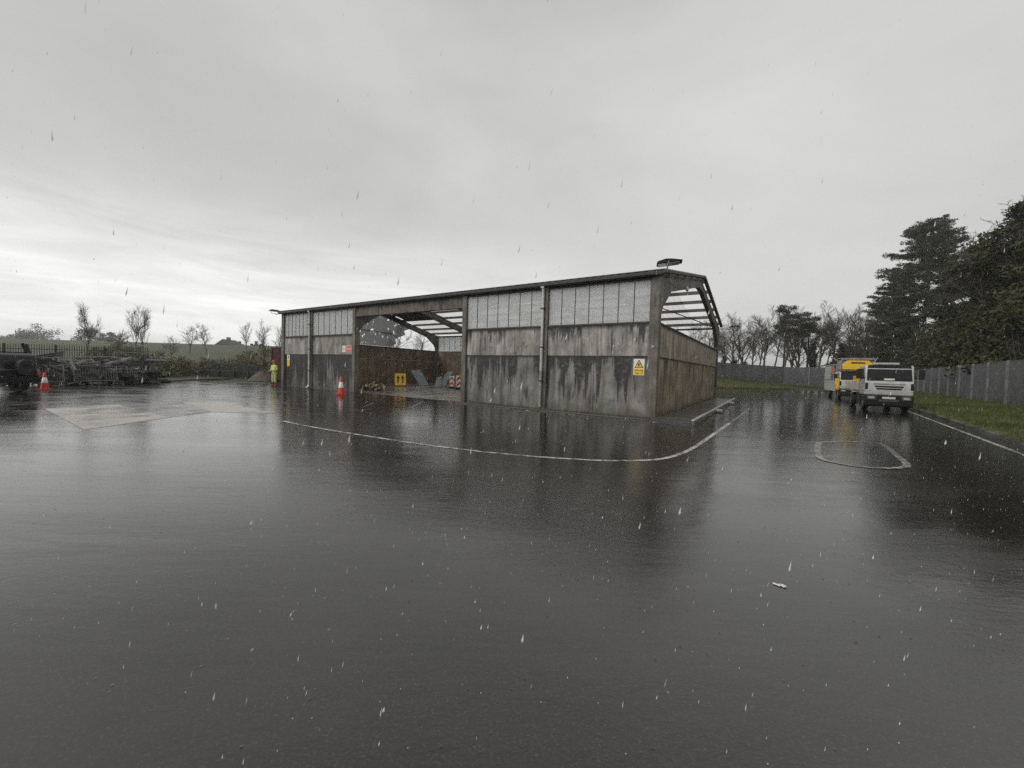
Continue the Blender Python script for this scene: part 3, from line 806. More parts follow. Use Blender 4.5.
leaning_plate('tall grey metal plate leaning left against the far wall of the shed',424,415,369,36.0,.85)
leaning_plate('tall grey metal plate leaning right in the back corner of the shed',441,450,370.5,34.0,.58)
leaning_plate('short grey metal plate leaning in front of the tall right-leaning one',437.5,439,376,33.4,.45)
# red/white chevron board and sign beside the right post
def chevron(label,px,depth,w,ptop,rz):
    h=px_h(ptop,px,depth)
    t=thing('chevron_board',label,'sign',(AT(px,depth),depth,0),rz)
    MB().box(-w/2,w/2,-.015,.015,.18,h).build('board',M_white2,t,bevel=.006)
    m=MB(); k=2; hh=(h-.24)/k
    for i in range(k):
        z0=.20+i*hh; m.prism([(-w/2+.03,z0),(0,z0+hh*.5),(w/2-.03,z0),(w/2-.03,z0+hh*.5),(0,z0+hh),(-w/2+.03,z0+hh*.5)],'y',-.021,-.016)
    m.build('chevrons',M_red,t)
    m=MB(); m.box(-w/2,w/2,-.2,.2,0,.14); m.build('foot',M_black,t,bevel=.02); return t
chevron('red and white chevron board behind the right post of the open bay',459.5,31.0,.55,375.5,.35)
chevron('narrow red and white chevron board left of the wider one',451.8,31.8,.40,376,-.25)

# ------------------------------------------------------------------ person in hi-vis by the far end of the shed
def person(label,loc,rz):
    J={ 'pelvis':((0,0,.95),.15),'waist':((0,0,1.08),.145),'chest':((0,-.01,1.32),.165),'neck':((0,-.01,1.50),.065),'head0':((0,-.02,1.58),.085),'head':((0,-.03,1.67),.10),'head2':((0,-.02,1.75),.07),
        'shL':((.19,0,1.43),.085),'elL':((.27,-.02,1.16),.062),'wrL':((.17,-.24,1.10),.042),'haL':((.12,-.31,1.11),.04),
        'shR':((-.19,0,1.43),.085),'elR':((-.27,-.02,1.16),.062),'wrR':((-.17,-.24,1.06),.042),'haR':((-.12,-.31,1.07),.04),
        'hiL':((.10,0,.90),.115),'knL':((.12,-.03,.50),.08),'anL':((.13,.02,.10),.062),'toL':((.14,-.15,.05),.05),
        'hiR':((-.10,0,.90),.115),'knR':((-.12,-.02,.50),.08),'anR':((-.13,.03,.10),.062),'toR':((-.14,-.14,.05),.05)}
    Ed=[('pelvis','waist'),('waist','chest'),('chest','neck'),('neck','head0'),('head0','head'),('head','head2'),('chest','shL'),('shL','elL'),('elL','wrL'),('wrL','haL'),('chest','shR'),('shR','elR'),('elR','wrR'),('wrR','haR'),
        ('pelvis','hiL'),('hiL','knL'),('knL','anL'),('anL','toL'),('pelvis','hiR'),('hiR','knR'),('knR','anR'),('anR','toR')]
    for s,w in (('L',.12),('R',-.12)):      # fingers and thumb
        for k in range(4):
            n=f'f{s}{k}'; b=J['ha'+s][0]; sg=1 if s=='L' else -1
            J[n]=((b[0]-sg*(.02+.01*k)*.6,b[1]-.06+.008*k,b[2]+.03-.02*k),.011); J[n+'t']=((b[0]-sg*.06,b[1]-.07+.01*k,b[2]+.02-.02*k),.009)
            Ed += [('ha'+s,n),(n,n+'t')]
        J['t'+s]=((b[0]-sg*.03,b[1]-.01,b[2]+.06),.013); Ed.append(('ha'+s,'t'+s))
    ks=list(J); me=bpy.data.meshes.new('p'); me.from_pydata([J[k][0] for k in ks],[(ks.index(a),ks.index(b)) for a,b in Ed],[])
    o=bpy.data.objects.new('p',me); COL.objects.link(o); md=o.modifiers.new('s','SKIN')
    for i,k in enumerate(ks):
        sv=me.skin_vertices[0].data[i]; sv.radius=(J[k][1],J[k][1]); sv.use_root=(k=='pelvis')
    md.use_smooth_shade=True; sb=o.modifiers.new('b','SUBSURF'); sb.levels=2; sb.render_levels=2
    dg=bpy.context.evaluated_depsgraph_get(); dg.update()
    bm_=bpy.data.meshes.new_from_object(o.evaluated_get(dg)); bpy.data.objects.remove(o)
    bm_.materials.clear()
    for mt in (M_hiviz,M_hiviz2,M_skin,M_refl,M_boot): bm_.materials.append(mt)
    for p in bm_.polygons:
        c=p.center; z=c.z; p.use_smooth=True
        if z>1.50: k=2
        elif c.y<-.26 and z>.9: k=2
        elif z>.90: k=3 if (1.06<z<1.11 or 1.22<z<1.27) and abs(c.x)<.2 else 0
        elif z>.30: k=3 if .38<z<.43 else 1
        else: k=4
        p.material_index=k
    t=thing('person',label,'person',loc,rz); b=link('body',bm_,t)
    m=MB(); m.lathe([(.128,0),(.125,.03),(.11,.09),(.07,.13),(.001,.145)],18,(0,-.02,1.71)); m.ell((0,-.13,1.715),(.09,.07,.012)); m.build('helmet',pm('helmet_red',(.38,.05,.05),(.3,.04,.04),9,.35),t,smooth=True)
    m=MB(); m.ell((0,-.135,1.655),(.016,.024,.024)); 
    for sx in (-.11,.11): m.ell((sx,-.02,1.66),(.014,.025,.035))
    m.build('face',M_skin,t,smooth=True)
    m=MB()
    for sx in (-.036,.036): m.ell((sx,-.118,1.682),(.014,.01,.008))
    m.ell((0,-.113,1.605),(.026,.008,.006)); m.build('eyes_and_mouth',M_black,t,smooth=True)
    return t
pp=Vector((AT(274,27.6),27.6,0))
person('person in yellow hi-vis jacket, pale trousers and red helmet by the shed end',pp,R(-20))

# ================================================================== VEHICLES
def wheel(root,x,y,r,w,name='wheel'):
    t=MB().lathe([(r*.58,-w/2),(r*.93,-w/2),(r,-w*.36),(r,w*.36),(r*.93,w/2),(r*.58,w/2)],24,(x,y,r),'x').build(name,M_rubber,root,smooth=False)
    s=1 if x>0 else -1
    m=MB().lathe([(.001,s*w*.30),(r*.2,s*w*.30),(r*.24,s*w*.12),(r*.48,s*w*.10),(r*.55,s*w*.42),(r*.6,s*w*.42),(r*.6,-s*w*.3)],20,(x,y,r),'x'); m.build('rim',M_rim,t,smooth=True)
def cab(root,w,h,dl,zb,mat,plate=True):
    """forward-control lorry cab; front face at y=0, facing -y"""
    hw=w/2
    prof=[(.02,zb),(-.02,zb+.25),(.0,zb+.68),(.03,zb+.80),(.17,h-.13),(.26,h-.03),(.46,h),(dl-.06,h-.02),(dl,h-.12),(dl,zb)]
    MB().prism(prof,'x',-hw,hw).build('cab',mat,root,bevel=.085)
    # windscreen: slightly proud pane following the raked front
    def fp(z):   # y of the front face at height z
        for (y0,z0),(y1,z1) in zip(prof,prof[1:]):
            if z0<=z<=z1: return y0+(y1-y0)*(z-z0)/(z1-z0)
        return .3
    za,zb2=zb+.80,h-.11
    m=MB(); ya,yb=fp(za)-.012,fp(zb2)-.012
    m.add([(-hw+.07,ya,za),(hw-.07,ya,za),(hw-.10,yb,zb2),(-hw+.10,yb,zb2),(-hw+.07,ya+.02,za),(hw-.07,ya+.02,za),(hw-.10,yb+.02,zb2),(-hw+.10,yb+.02,zb2)],[(0,1,2,3),(0,4,5,1),(1,5,6,2),(2,6,7,3),(3,7,4,0)])
    ws=m.build('windscreen',M_glass,root)
    m=MB()
    for a,b in (((-.75,ya-.02,za+.01),(-.15,fp(za+.12)-.03,za+.10)),((.05,ya-.02,za+.01),(.65,fp(za+.12)-.03,za+.10))): m.bar(a,b,.02,.02)
    m.build('wiper',M_black,ws)
    MB().box(-.22,.22,ya-.006,ya+.006,za+.03,za+.12).build('paper',M_white2,ws)
    # door with side window, both sides
    for s in (-1,1):
        x=s*hw
        d=MB().box(min(x+s*.002,x+s*.016),max(x+s*.002,x+s*.016),.32,dl-.22,zb+.22,h-.16).build('door',mat,root,bevel=.006)
        MB().prism([(.26,zb+.88),(.40,h-.22),(dl-.32,h-.24),(dl-.30,zb+.84)],'x',min(x+s*.012,x+s*.022),max(x+s*.012,x+s*.022)).build('window',M_glass,d)
        MB().box(min(x+s*.017,x+s*.04),max(x+s*.017,x+s*.04),dl-.48,dl-.30,zb+.78,zb+.82).build('handle',M_black,d)
        # mirrors on arms
        m=MB(); m.path([(x,.2,h-.22),(x+s*.36,-.12,h-.25)],.022,6); m.path([(x,.12,zb+.95),(x+s*.36,-.12,zb+.98)],.022,6); a=m.build('mirror_arm',M_black,root)
        MB().box(x+s*(.30 if s<0 else .24)-.11,x+s*(.30 if s<0 else .24)+.11,-.20,-.06,zb+.90,h-.25).build('mirror',M_black,a,bevel=.03)
    # front panel, grille, corner vents
    m=MB()
    for k in range(2): m.box(-.52-.06*k,.52+.06*k,-.034,-.005,zb+.30+.13*k,zb+.385+.13*k)
    m.build('grille',M_black,root,bevel=.006)
    m=MB(); y=fp(zb+.7)-.004
    for s in (-1,1):
        m.bar((s*.84,fp(zb+.78)-.004,zb+.78),(s*.62,-.024,zb+.28),.012,.012)
    m.build('panel_groove',M_trim,root)
    MB().box(-hw+.10,hw-.10,fp(zb+.80)-.016,fp(zb+.80)+.02,zb+.785,zb+.825).build('scuttle',M_black,root,bevel=.006)
    MB().box(-hw+.35,hw-.35,-.034,-.006,zb+.60,zb+.64).build('badge_strip',M_trim,root,bevel=.004)
    m=MB()
    for sx in (-1,1): m.box(sx*(hw-.28)-.21,sx*(hw-.28)+.21,-.118,-.09,zb-.26,zb-.02)
    m.box(-.4,.4,-.118,-.09,zb-.36,zb-.24)
    m.build('bumper_recess',pm('recess_grey',(.05,.05,.05),None,6,.5),root,bevel=.01)
    MB().box(-hw+.12,hw-.12,.16,.22,h-.10,h+.0).build('visor',M_black,root,bevel=.02)
    for s in (-1,1):
        MB().box(s*(hw-.07)-.06,s*(hw-.07)+.06,-.035,-.0,zb+.30,zb+.66).build('corner_vent',M_black,root,bevel=.02)
    MB().prism([(.05,.20),(-.10,.28),(-.11,zb-.02),(-.04,zb+.015),(.3,zb+.01),(.3,.20)],'x',-hw,hw).build('bumper',M_black,root,bevel=.03)
    for s in (-1,1):
        MB().box(s*(hw-.28)-.13,s*(hw-.28)+.13,-.125,-.10,zb-.21,zb-.09).build('headlight',M_lampglass,root,bevel=.02)
    MB().box(-.27,.27,-.13,-.112,zb-.20,zb-.09).build('number_plate',pm('plate_white',(.6,.6,.55),None,20,.4),root)
def lorry_frame(root,len_,w,wheels,r):
    m=MB()
    for s in (-1,1): m.box(s*.42-.06,s*.42+.06,.5,len_-.2,.50,.72)
    for y in (1.8,3.2,len_-.5): m.box(-.42,.42,y,y+.12,.52,.70)
    m.box(-.9,-.5,2.2,3.0,.35,.75); m.box(.5,.9,2.3,3.2,.35,.75)
    m.build('chassis',M_dark,root)
    MB().box(-w/2+.34,w/2-.34,.32,1.7,.22,.76).build('engine_tray',M_black,root)
    m=MB()
    for s in (-1,1): m.box(s*(w/2-.15)-.14,s*(w/2-.15)+.14,.31,1.65,.70,.775); m.box(s*(w/2-.15)-.14,s*(w/2-.15)+.14,1.25,1.65,.25,.70)
    m.build('wheel_arch',M_black,root)
    for y in wheels:
        for s in (-1,1): wheel(root,s*(w/2-.16),y,r,.26)
RZT=R(-33)
T1=thing('flatbed_lorry','white flatbed lorry facing the camera, parked against the verge kerb','lorry',(20.72,21.85,0),RZT)
w1=2.0
lorry_frame(T1,6.6,w1,(.75,4.7),.42)
cab(T1,w1,2.50,1.62,.84,M_white)
# drop-side body
MB().box(-w1/2,w1/2,1.75,6.6,.92,1.04).build('deck',M_galv_d,T1,bevel=.01)
for s in (-1,1):
    x=s*(w1/2-.02)
    m=MB()
    for k in range(4): m.box(x-.02,x+.02,1.78+k*1.205,1.78+k*1.205+1.19,1.045,1.50)
    m.build('dropside',pm('cream_panel',(.55,.51,.42),(.42,.39,.32),4,.5),T1,bevel=.008)
    m=MB()
    for k in range(5): m.box(x-.03,x+.03,1.76+k*1.205-.03,1.76+k*1.205+.03,1.0,1.58)
    m.build('side_post',M_trim,T1)
m=MB(); m.box(-w1/2,w1/2,1.68,1.74,1.0,1.9)
for x in (-.95,.0,.95): m.box(x-.03,x+.03,1.66,1.76,1.9,2.35)
m.box(-1,1,1.67,1.75,2.35,2.42); m.build('headboard',M_galv_d,T1)
m=MB(); m.box(-.55,.55,.85,1.25,2.56,2.66); m.box(-.40,-.34,1.0,1.06,2.49,2.56); m.box(.34,.40,1.0,1.06,2.49,2.56); m.build('beacon_bar',M_lampglass,T1,bevel=.03)
MB().path([(-.55,1.2,2.5),(-.30,1.3,3.0)],.015,6).build('aerial',M_trim,T1)
# load on the deck (things of their own)
Mx=Matrix.Translation((20.72,21.85,0))@Matrix.Rotation(RZT,4,'Z')
def on_bed(name,mb,mats,loc,label,cat,group=None):
    o=mb.build(name,mats,bevel=.01); o.matrix_world=Mx@Matrix.Translation(loc); return tag(o,label,cat,group)
m=MB(); m.box(-.05,.05,-1.1,1.1,.0,.12); m.box(-.05,.05,-1.1,1.1,.4,.55); m.box(-.05,.05,-1.1,1.1,.72,.85)
for y in (-1.05,-.35,.35,1.05): m.box(-.04,.04,y-.05,y+.05,.12,.72)
on_bed('barrier_panel',m,M_yellow,(-.75,4.4,1.04),'yellow barrier panel standing on the deck of the flatbed lorry','barrier')
m=MB(); m.box(-.03,.03,-.35,.35,.05,.75); on_bed('board_sign',m,M_signred,(-.80,2.5,1.04),'red board stood behind the cab on the flatbed lorry','sign')

# second lorry with the yellow board over its cab
T2o=Vector((AT(856,34),34,0))
T2=thing('works_lorry','white highway works lorry with yellow board over its cab, behind the flatbed','lorry',T2o,R(-31))
w2=2.25
lorry_frame(T2,8.2,w2,(.85,5.6),.46)
cab(T2,w2,2.35,1.7,.82,M_white)
m=MB(); m.box(-w2/2,w2/2,-.10,1.9,2.40,2.46); m.box(-w2/2,w2/2,-.1,-.04,3.36,3.44)
for x in (-w2/2+.03,w2/2-.03): m.box(x-.03,x+.03,-.1,-.04,2.46,3.36); m.box(x-.03,x+.03,1.80,1.88,2.46,3.4)
m.box(-w2/2,w2/2,-.1,1.9,3.44,3.50); m.build('overhead_frame',M_trim,T2)
MB().prism([(-w2/2+.12,2.50),(w2/2-.12,2.50),(w2/2-.10,2.95),(w2/2-.42,3.28),(-w2/2+.42,3.28),(-w2/2+.10,2.95)],'y',-.20,-.06).build('yellow_board',M_yellow,T2,bevel=.04)
MB().box(-.45,.45,-.225,-.205,3.02,3.14).build('amber_lamp_strip',M_dark,T2)
MB().box(-w2/2+.06,w2/2-.06,0.1,1.75,2.5,3.32).build('equipment_box',pm('grey_box',(.28,.28,.27),(.2,.2,.19),4,.5),T2)
# side body: lockers, rails, coloured boards
MB().box(-w2/2,w2/2,1.95,8.2,.95,1.08).build('deck',M_galv_d,T2)
m=MB()
for k in range(5): m.box(-w2/2-.01,-w2/2+.03,2.0+k*1.23,2.0+k*1.23+1.18,.55,1.5)
m.build('locker_panel',M_white,T2,bevel=.01)
m=MB()
for k in range(6): m.box(-w2/2-.015,-w2/2+.035,1.97+k*1.23,2.03+k*1.23,1.08,3.0)
m.box(-w2/2-.015,-w2/2+.035,1.97,8.2,2.96,3.04); m.box(-w2/2-.015,-w2/2+.035,1.97,8.2,2.1,2.16); m.build('side_rail',M_trim,T2)
MB().box(-w2/2-.02,-w2/2+.0,3.3,4.3,2.2,2.9).build('marker_board',M_signred,T2)
MB().box(-w2/2-.02,-w2/2+.0,4.5,8.1,1.6,2.9).build('grey_curtain',pm('grey_curtain',(.4,.4,.39),(.3,.3,.29),3,.5),T2)
MB().box(.2,w2/2,2.2,8.,1.08,2.7).build('load_box',pm('grey_box',(.28,.28,.27)),T2)
m=MB(); m.bar((-w2/2-.12,-.02,.75),(-w2/2-.02,1.6,2.2),.2,.1); m.bar((-w2/2-.12,-.05,.9),(-w2/2-.12,-.05,1.75),.16,.12); m.build('crane_arm',M_yellow,T2,bevel=.02)

# dark 4x4 cut by the left edge
V=thing('parked_car','dark blue off-road car with rear spare wheel, cut by the left edge','car',(AT(17,17.2),17.2,0),R(4))
pr=[(-.0,.55),(.0,1.0),(-.06,1.06),(-.16,1.66),(-.30,1.74),(-2.2,1.74),(-2.75,1.12),(-3.9,1.02),(-4.05,.6),(-4.0,.45),(-.05,.45)]
m=MB(); m.prism(pr,'y',-.85,.85); m.build('body',M_navy,V,bevel=.05)
for y in (-.862,.852):
    MB().prism([(-.28,1.10),(-.36,1.60),(-1.05,1.60),(-1.08,1.10)],'y',y,y+.010).build('window',M_glass,V)
    MB().prism([(-1.2,1.10),(-1.18,1.60),(-2.1,1.60),(-2.5,1.10)],'y',y,y+.010).build('window',M_glass,V)
MB().box(-.02,.12,-.83,.83,.48,.68).build('bumper',M_black,V,bevel=.03)
sp=MB().lathe([(.16,-.1),(.33,-.1),(.36,-.06),(.36,.06),(.33,.1),(.16,.1),(.10,.05),(.001,.05)],22,(.15,.15,1.12),'x').build('spare_wheel',M_rubber,V)
for y in (-.86,.74): MB().box(-.16,.03,y,y+.12,.80,1.0).build('tail_light',M_signred,V,bevel=.01)
for x in (-.75,-3.25):
    for y in (-.74,.74):
        s=-1 if y<0 else 1
        t=MB().lathe([(.2,-.11),(.35,-.11),(.38,-.07),(.38,.07),(.35,.11),(.2,.11)],24,(x,y,.38),'y').build('wheel',M_rubber,V)
        MB().lathe([(.001,s*.06),(.06,s*.06),(.08,s*.03),(.19,s*.04),(.22,s*.1),(.22,-s*.1)],18,(x,y,.38),'y').build('rim',M_rim,t)
MB().box(-2.2,-.4,-.7,.7,1.76,1.80).build('roof_rack',M_black,V)

# ================================================================== LEFT STORAGE AREA
# heap of old crash-barrier beams, racks, tyres
HA=Vector((AT(20,21.0),21.0,0)); HB=Vector((AT(160,28.0),28.0,0)); Hd=(HB-HA); HL=Hd.length; Hd.normalize(); Hn=Vector((-Hd.y,Hd.x,0))
if Hn.y<0: Hn=-Hn
hang=math.atan2(Hd.y,Hd.x)
def W_beam(l):
    m=MB(); pr=[(-.155,.0),(-.12,.0),(-.09,.075),(-.04,.075),(-.01,.012),(.01,.012),(.04,.075),(.09,.075),(.12,.0),(.155,.0)]
    n=len(pr); vs=[(x,y,z) for x in (-l/2,l/2) for y,z in pr]+[(x,y,z-.006) for x in (-l/2,l/2) for y,z in pr]
    fs=[(i,i+1,n+i+1,n+i) for i in range(n-1)]+[(2*n+i,3*n+i,3*n+i+1,2*n+i+1) for i in range(n-1)]
    m.add(vs,fs); return m
MW=[W_beam(l).mesh('guardrail_piece',mt_,fix=False) for l in (.7,1.1,1.6,2.4) for mt_ in (M_galv_d,M_galv_d,M_galv)]
rs3=random.Random(11)
for i in range(230):
    s_=rs3.uniform(.4,HL-.6); d=rs3.uniform(0,1.5)
    zt=1.62*(1-.35*(d/1.5))*(1-.25*max(0,(s_/HL-.8)*5))*(.86+.14*math.sin(s_*2.3))
    z=.12+zt*rs3.random()**.8
    o=link('guardrail_piece',MW[rs3.randrange(12)]); q=HA+Hd*s_+Hn*d
    o.location=(q.x,q.y,z); o.rotation_euler=(rs3.uniform(-1.5,1.5),rs3.gauss(0,.22),hang+rs3.gauss(0,.5)+(1.4 if rs3.random()<.15 else 0))
    tag(o,'bent grey steel crash barrier piece in the scrap heap at left','barrier piece','crash barrier pieces heaped along the left fence')
# upright posts sticking from the heap
for i in range(12):
    q=HA+Hd*rs3.uniform(.3,HL-.5)+Hn*rs3.uniform(-.05,.4); hgt=rs3.uniform(.9,1.45)
    tilt=rs3.uniform(-.5,.5)
    m=MB(); m.box(-.05,.05,-.003,.003,0,hgt); m.box(-.05,-.044,-.03,.03,0,hgt); m.box(.044,.05,-.03,.03,0,hgt)
    o=m.build('steel_post',M_galv_d if i%3 else M_galv); o.location=(q.x,q.y,.02); o.rotation_euler=(rs3.uniform(-.2,.1),tilt,hang)
    tag(o,'grey steel barrier post leaning on the scrap heap at left','steel post','steel posts leaning on the scrap heap')
# mesh barrier panels leaning at the near end
def mesh_panel(label,s,off,rz,tilt):
    q=HA+Hd*s+Hn*off; t=thing('pedestrian_barrier',label,'barrier',(q.x,q.y,0),hang+rz); t.rotation_euler=(R(tilt),0,hang+rz)
    m=MB()
    for a,b in (((-1.05,0,.25),(1.05,0,.25)),((-1.05,0,1.15),(1.05,0,1.15)),((-1.05,0,.25),(-1.05,0,1.15)),((1.05,0,.25),(1.05,0,1.15))): m.tube(a,b,.022,.022,6)
    m.build('frame',M_galv,t)
    m=MB()
    for k in range(17): m.tube((-.98+k*.1225,0,.25),(-.98+k*.1225,0,1.15),.006,.006,4,caps=False)
    m.build('bars',M_galv,t)
    m=MB()
    for x in (-.8,.8): m.box(x-.03,x+.03,-.28,.28,.0,.05); m.box(x-.02,x+.02,-.02,.02,.05,.25)
    m.build('feet',M_galv,t)
mesh_panel('steel pedestrian barrier leaning at the near end of the scrap heap',.6,-.35,.05,-6)
mesh_panel('steel pedestrian barrier standing just right of the left cone',3.2,-.30,-.08,-10)
mesh_panel('steel pedestrian barrier leaning before the middle of the scrap heap',6.0,-.25,.12,-16)
# long pale poles lying over the heap, and a pale goalpost frame
for i,(s0,s1,z0,z1,lab) in enumerate(((.2,4.6,1.52,1.74,'long pale pole lying on the near end of the scrap heap'),(4.2,7.8,1.66,1.58,'long pale pole lying on the middle of the scrap heap'))):
    a=HA+Hd*s0+Hn*.1; b=HA+Hd*s1+Hn*.3
    m=MB(); m.tube((0,0,z0),(b-a)+Vector((0,0,z1)),.035,.035,8); o=m.build('scaffold_pole',M_galv); o.location=a; tag(o,lab,'pole')
a=HA+Hd*(HL*.62)+Hn*.15; b=HA+Hd*(HL*.86)+Hn*.2
m=MB(); d=b-a; m.path([(0,0,0),(0,0,2.05),d+Vector((0,0,2.05)),d],.022,6); o=m.build('goal_frame',M_galv); o.location=a
tag(o,'thin pale goalpost-shaped pipe frame rising over the scrap heap','pipe frame')
# tyres at the far end
mt=MB().lathe([(.19,-.1),(.33,-.105),(.37,-.06),(.37,.06),(.33,.105),(.19,.1),(.21,0),(.19,-.1)],20).mesh('tyre',M_rubber,smooth=True)
for i in range(16):
    q=HB-Hd*rs3.uniform(-.3,2.6)+Hn*rs3.uniform(-.45,.5)
    o=link('tyre',mt); o.location=(q.x,q.y,.13+.21*(i//5)+ (0.24 if i%4==0 else 0)); o.rotation_euler=(rs3.uniform(-.35,.35)+(1.3 if i%4==0 else 0),rs3.uniform(-.3,.3),rs3.uniform(0,3))
    tag(o,'old black tyre in the pile at the right end of the scrap heap','tyre','black tyres piled beside the crash barriers')
# two dark mesh cages against the hedge
def cage(label,px,depth,w,d,h):
    c=thing('mesh_cage',label,'cage',(AT(px,depth),depth,.0),R(-8))
    m=MB()
    for x in (-w/2,0,w/2):
        for y in (0,d): m.box(x-.04,x+.04,y-.04,y+.04,0.0,h)
    for z in (.12,h-.04):
        for y in (0,d): m.box(-w/2+.041,-.041,y-.035,y+.035,z-.04,z+.04); m.box(.041,w/2-.041,y-.035,y+.035,z-.04,z+.04)
        for x in (-w/2,w/2): m.box(x-.035,x+.035,.041,d-.041,z-.04,z+.04)
    m.build('frame',M_dark,c)
    n=int(w/.07)
    for y in (0.,d):
        m=MB()
        for k in range(1,n): m.bar((-w/2+w*k/n,y,.16),(-w/2+w*k/n,y,h-.08),.014,.014)
        m.build('mesh_side',M_fence_g,c)
    MB().box(-w/2+.06,w/2-.06,.1,d-.1,.05,h*.55).build('contents',M_fence_g,c,bevel=.1)
cage('wide dark mesh cage standing against the hedge',218,37.5,3.3,1.4,1.45)
cage('narrow dark mesh cage right of the wide one',247.5,37.0,1.75,1.3,1.4)
# soil heap beside the cages + edge kerb
m=MB(); n=22
for j in range(n+1):
    for i in range(9):
        a=2*math.pi*j/n; k=i/8; r=1.15*k
        m.v.append((r*math.cos(a)*1.2,r*math.sin(a)*.8,.95*(1-k)**.8*(1+.14*math.sin(a*5+k*7))-.02))
for j in range(n):
    for i in range(8): m.f.append((j*9+i,j*9+i+1,(j+1)*9+i+1,(j+1)*9+i)); m.m.append(0)
o=m.build('soil_heap',M_soil,smooth=True); o.location=(AT(263,36),36,0); tag(o,'low brown soil heap behind the person in hi-vis','soil heap')
m=MB()
kp=gp([(150,383.4),(190,380.6),(232,379.6)]); 
for a,b in zip(kp,kp[1:]): m.bar(a+Vector((0,0,.06)),b+Vector((0,0,.06)),.2,.16)
structure(m.build('yard_edge_kerb',M_kerb,bevel=.01))
# dark red container behind the far end
c=thing('site_container','dark red steel container just behind the left end of the shed','container',(AT(277,35.0),35.0,0),R(-33))
m=MB()
for k in range(18):
    x=-.9+k*.1; y=.0 if k%2 else .03
    m.box(x,x+.1,y,2.4,.15,2.95)
m.build('body',M_rust,c)
m=MB()
for x in (-.95,.95): m.box(x-.06,x+.06,-.06,2.46,0.0,3.02)
m.box(-1,1,-.05,2.45,2.96,3.03); m.build('frame',M_rust,c)

# ------------------------------------------------------------------ fences
def line_pts(pts,step):
    out=[]; 
    for a,b in zip(pts,pts[1:]):
        a=Vector(a);b=Vector(b); n=max(1,int((b-a).length/step))
        out += [(a+(b-a)*(i/n),(b-a).normalized()) for i in range(n)]
    return out
def palisade(label,pts,h,mat,step,pw,closed=False,post_step=2.75):
    f=thing('palisade_fence',label,'fence',pts[0]); o=Vector(pts[0])
    m=MB()
    for p,d in line_pts(pts,step):
        q=p-o; n=Vector((-d.y,d.x,0))
        w=pw/2; t=.018
        x=d*w
        # W-section pale with split pointed head
        vs=[q-x-n*t,q+n*t*.2,q+x-n*t]; top=h*(1+rnd.uniform(-.004,.004))
        V0=[v+Vector((0,0,.06)) for v in vs]; V1=[v+Vector((0,0,top-.10)) for v in vs]; tip=q+Vector((0,0,top))
        m.add(V0+V1+[tip],[(0,1,4,3),(1,2,5,4),(3,4,6),(4,5,6)])
    m.build('pales',mat,f,fix=False)
    m=MB(); k=MB()
    for a,b in zip(pts,pts[1:]):
        a=Vector(a)-o;b=Vector(b)-o; n=(b-a).normalized(); n=Vector((-n.y,n.x,0))*.05
        for z in (.45,h-.42): m.bar(a+n+Vector((0,0,z)),b+n+Vector((0,0,z)),.05,.05)
    m.build('rails',mat,f)
    for p,d in line_pts(pts,post_step):
        n=Vector((-d.y,d.x,0))*.1; q=p-o+n
        MB().box(q.x-.035,q.x+.035,q.y-.035,q.y+.035,-.1,h+.02).build('post',mat,f)
    return f
# right fence: close-boarded grey steel, seen from the road side; posts on the near face
def sheet_fence(label,ptsz,h,post_step):
    pts=ptsz; o=Vector(pts[0]); f=thing('steel_fence',label,'fence',o)
    m=MB(); 
    for p,d in line_pts(pts,.156):
        q=p-o; n=Vector((-d.y,d.x,0)); e=d*.153
        a=q; b_=q+e*.3; c_=q+e*.7; d_=q+e
        vs=[a,b_+n*.028,c_+n*.028,d_]
        hh=h+rnd.uniform(-.012,.012)
        m.add([v+Vector((0,0,-.35)) for v in vs]+[v+Vector((0,0,hh)) for v in vs],[(0,1,5,4),(1,2,6,5),(2,3,7,6)])
    m.build('sheeting',M_fence,f,fix=False)
    m=MB()
    for a,b in zip(pts,pts[1:]):
        a=Vector(a)-o;b=Vector(b)-o; d=(b-a).normalized(); n=Vector((-d.y,d.x,0))*.0
        m.bar(a+Vector((0,0,h+.02)),b+Vector((0,0,h+.02)),.07,.05)
    m.build('capping',M_fence,f)
    for p,d in line_pts(pts,post_step):
        n=Vector((-d.y,d.x,0))*.06; q=p-o+n
        MB().box(-.055,.055,-.055,.055,-.4,h+.07,M=Matrix.Translation(q)@Matrix.Rotation(math.atan2(d.y,d.x),4,'Z')).build('post',pm('fence_post_steel',(.22,.225,.23),(.15,.153,.156),3,.5,.4,metal=.3),f)
    return f
FO=4.25
fpts=[K(t,FO,verge_z(FO,0)-.02) for t in (-16,0,16,32,48,58)]
sheet_fence('tall grey corrugated steel fence along the right hand verge',fpts,2.36,2.75)
e=fpts[-1]
far=[Vector((e.x,e.y+.3,.95)),Vector((42,61.5,1.05)),Vector((33,60.5,1.35)),Vector((24,59.5,1.9)),Vector((12,58.5,2.3)),Vector((0,57.5,2.3))]
sheet_fence('grey steel fence closing the far end of the road behind the bank',far,2.2,3.0)
palisade('dark palisade fence behind the scrap heap at the left',[Vector(p) for p in ((-62,26.5,.1),(-40,31.2,.1),(-31,34,.2))],2.5,M_fence_g,.155,.045)

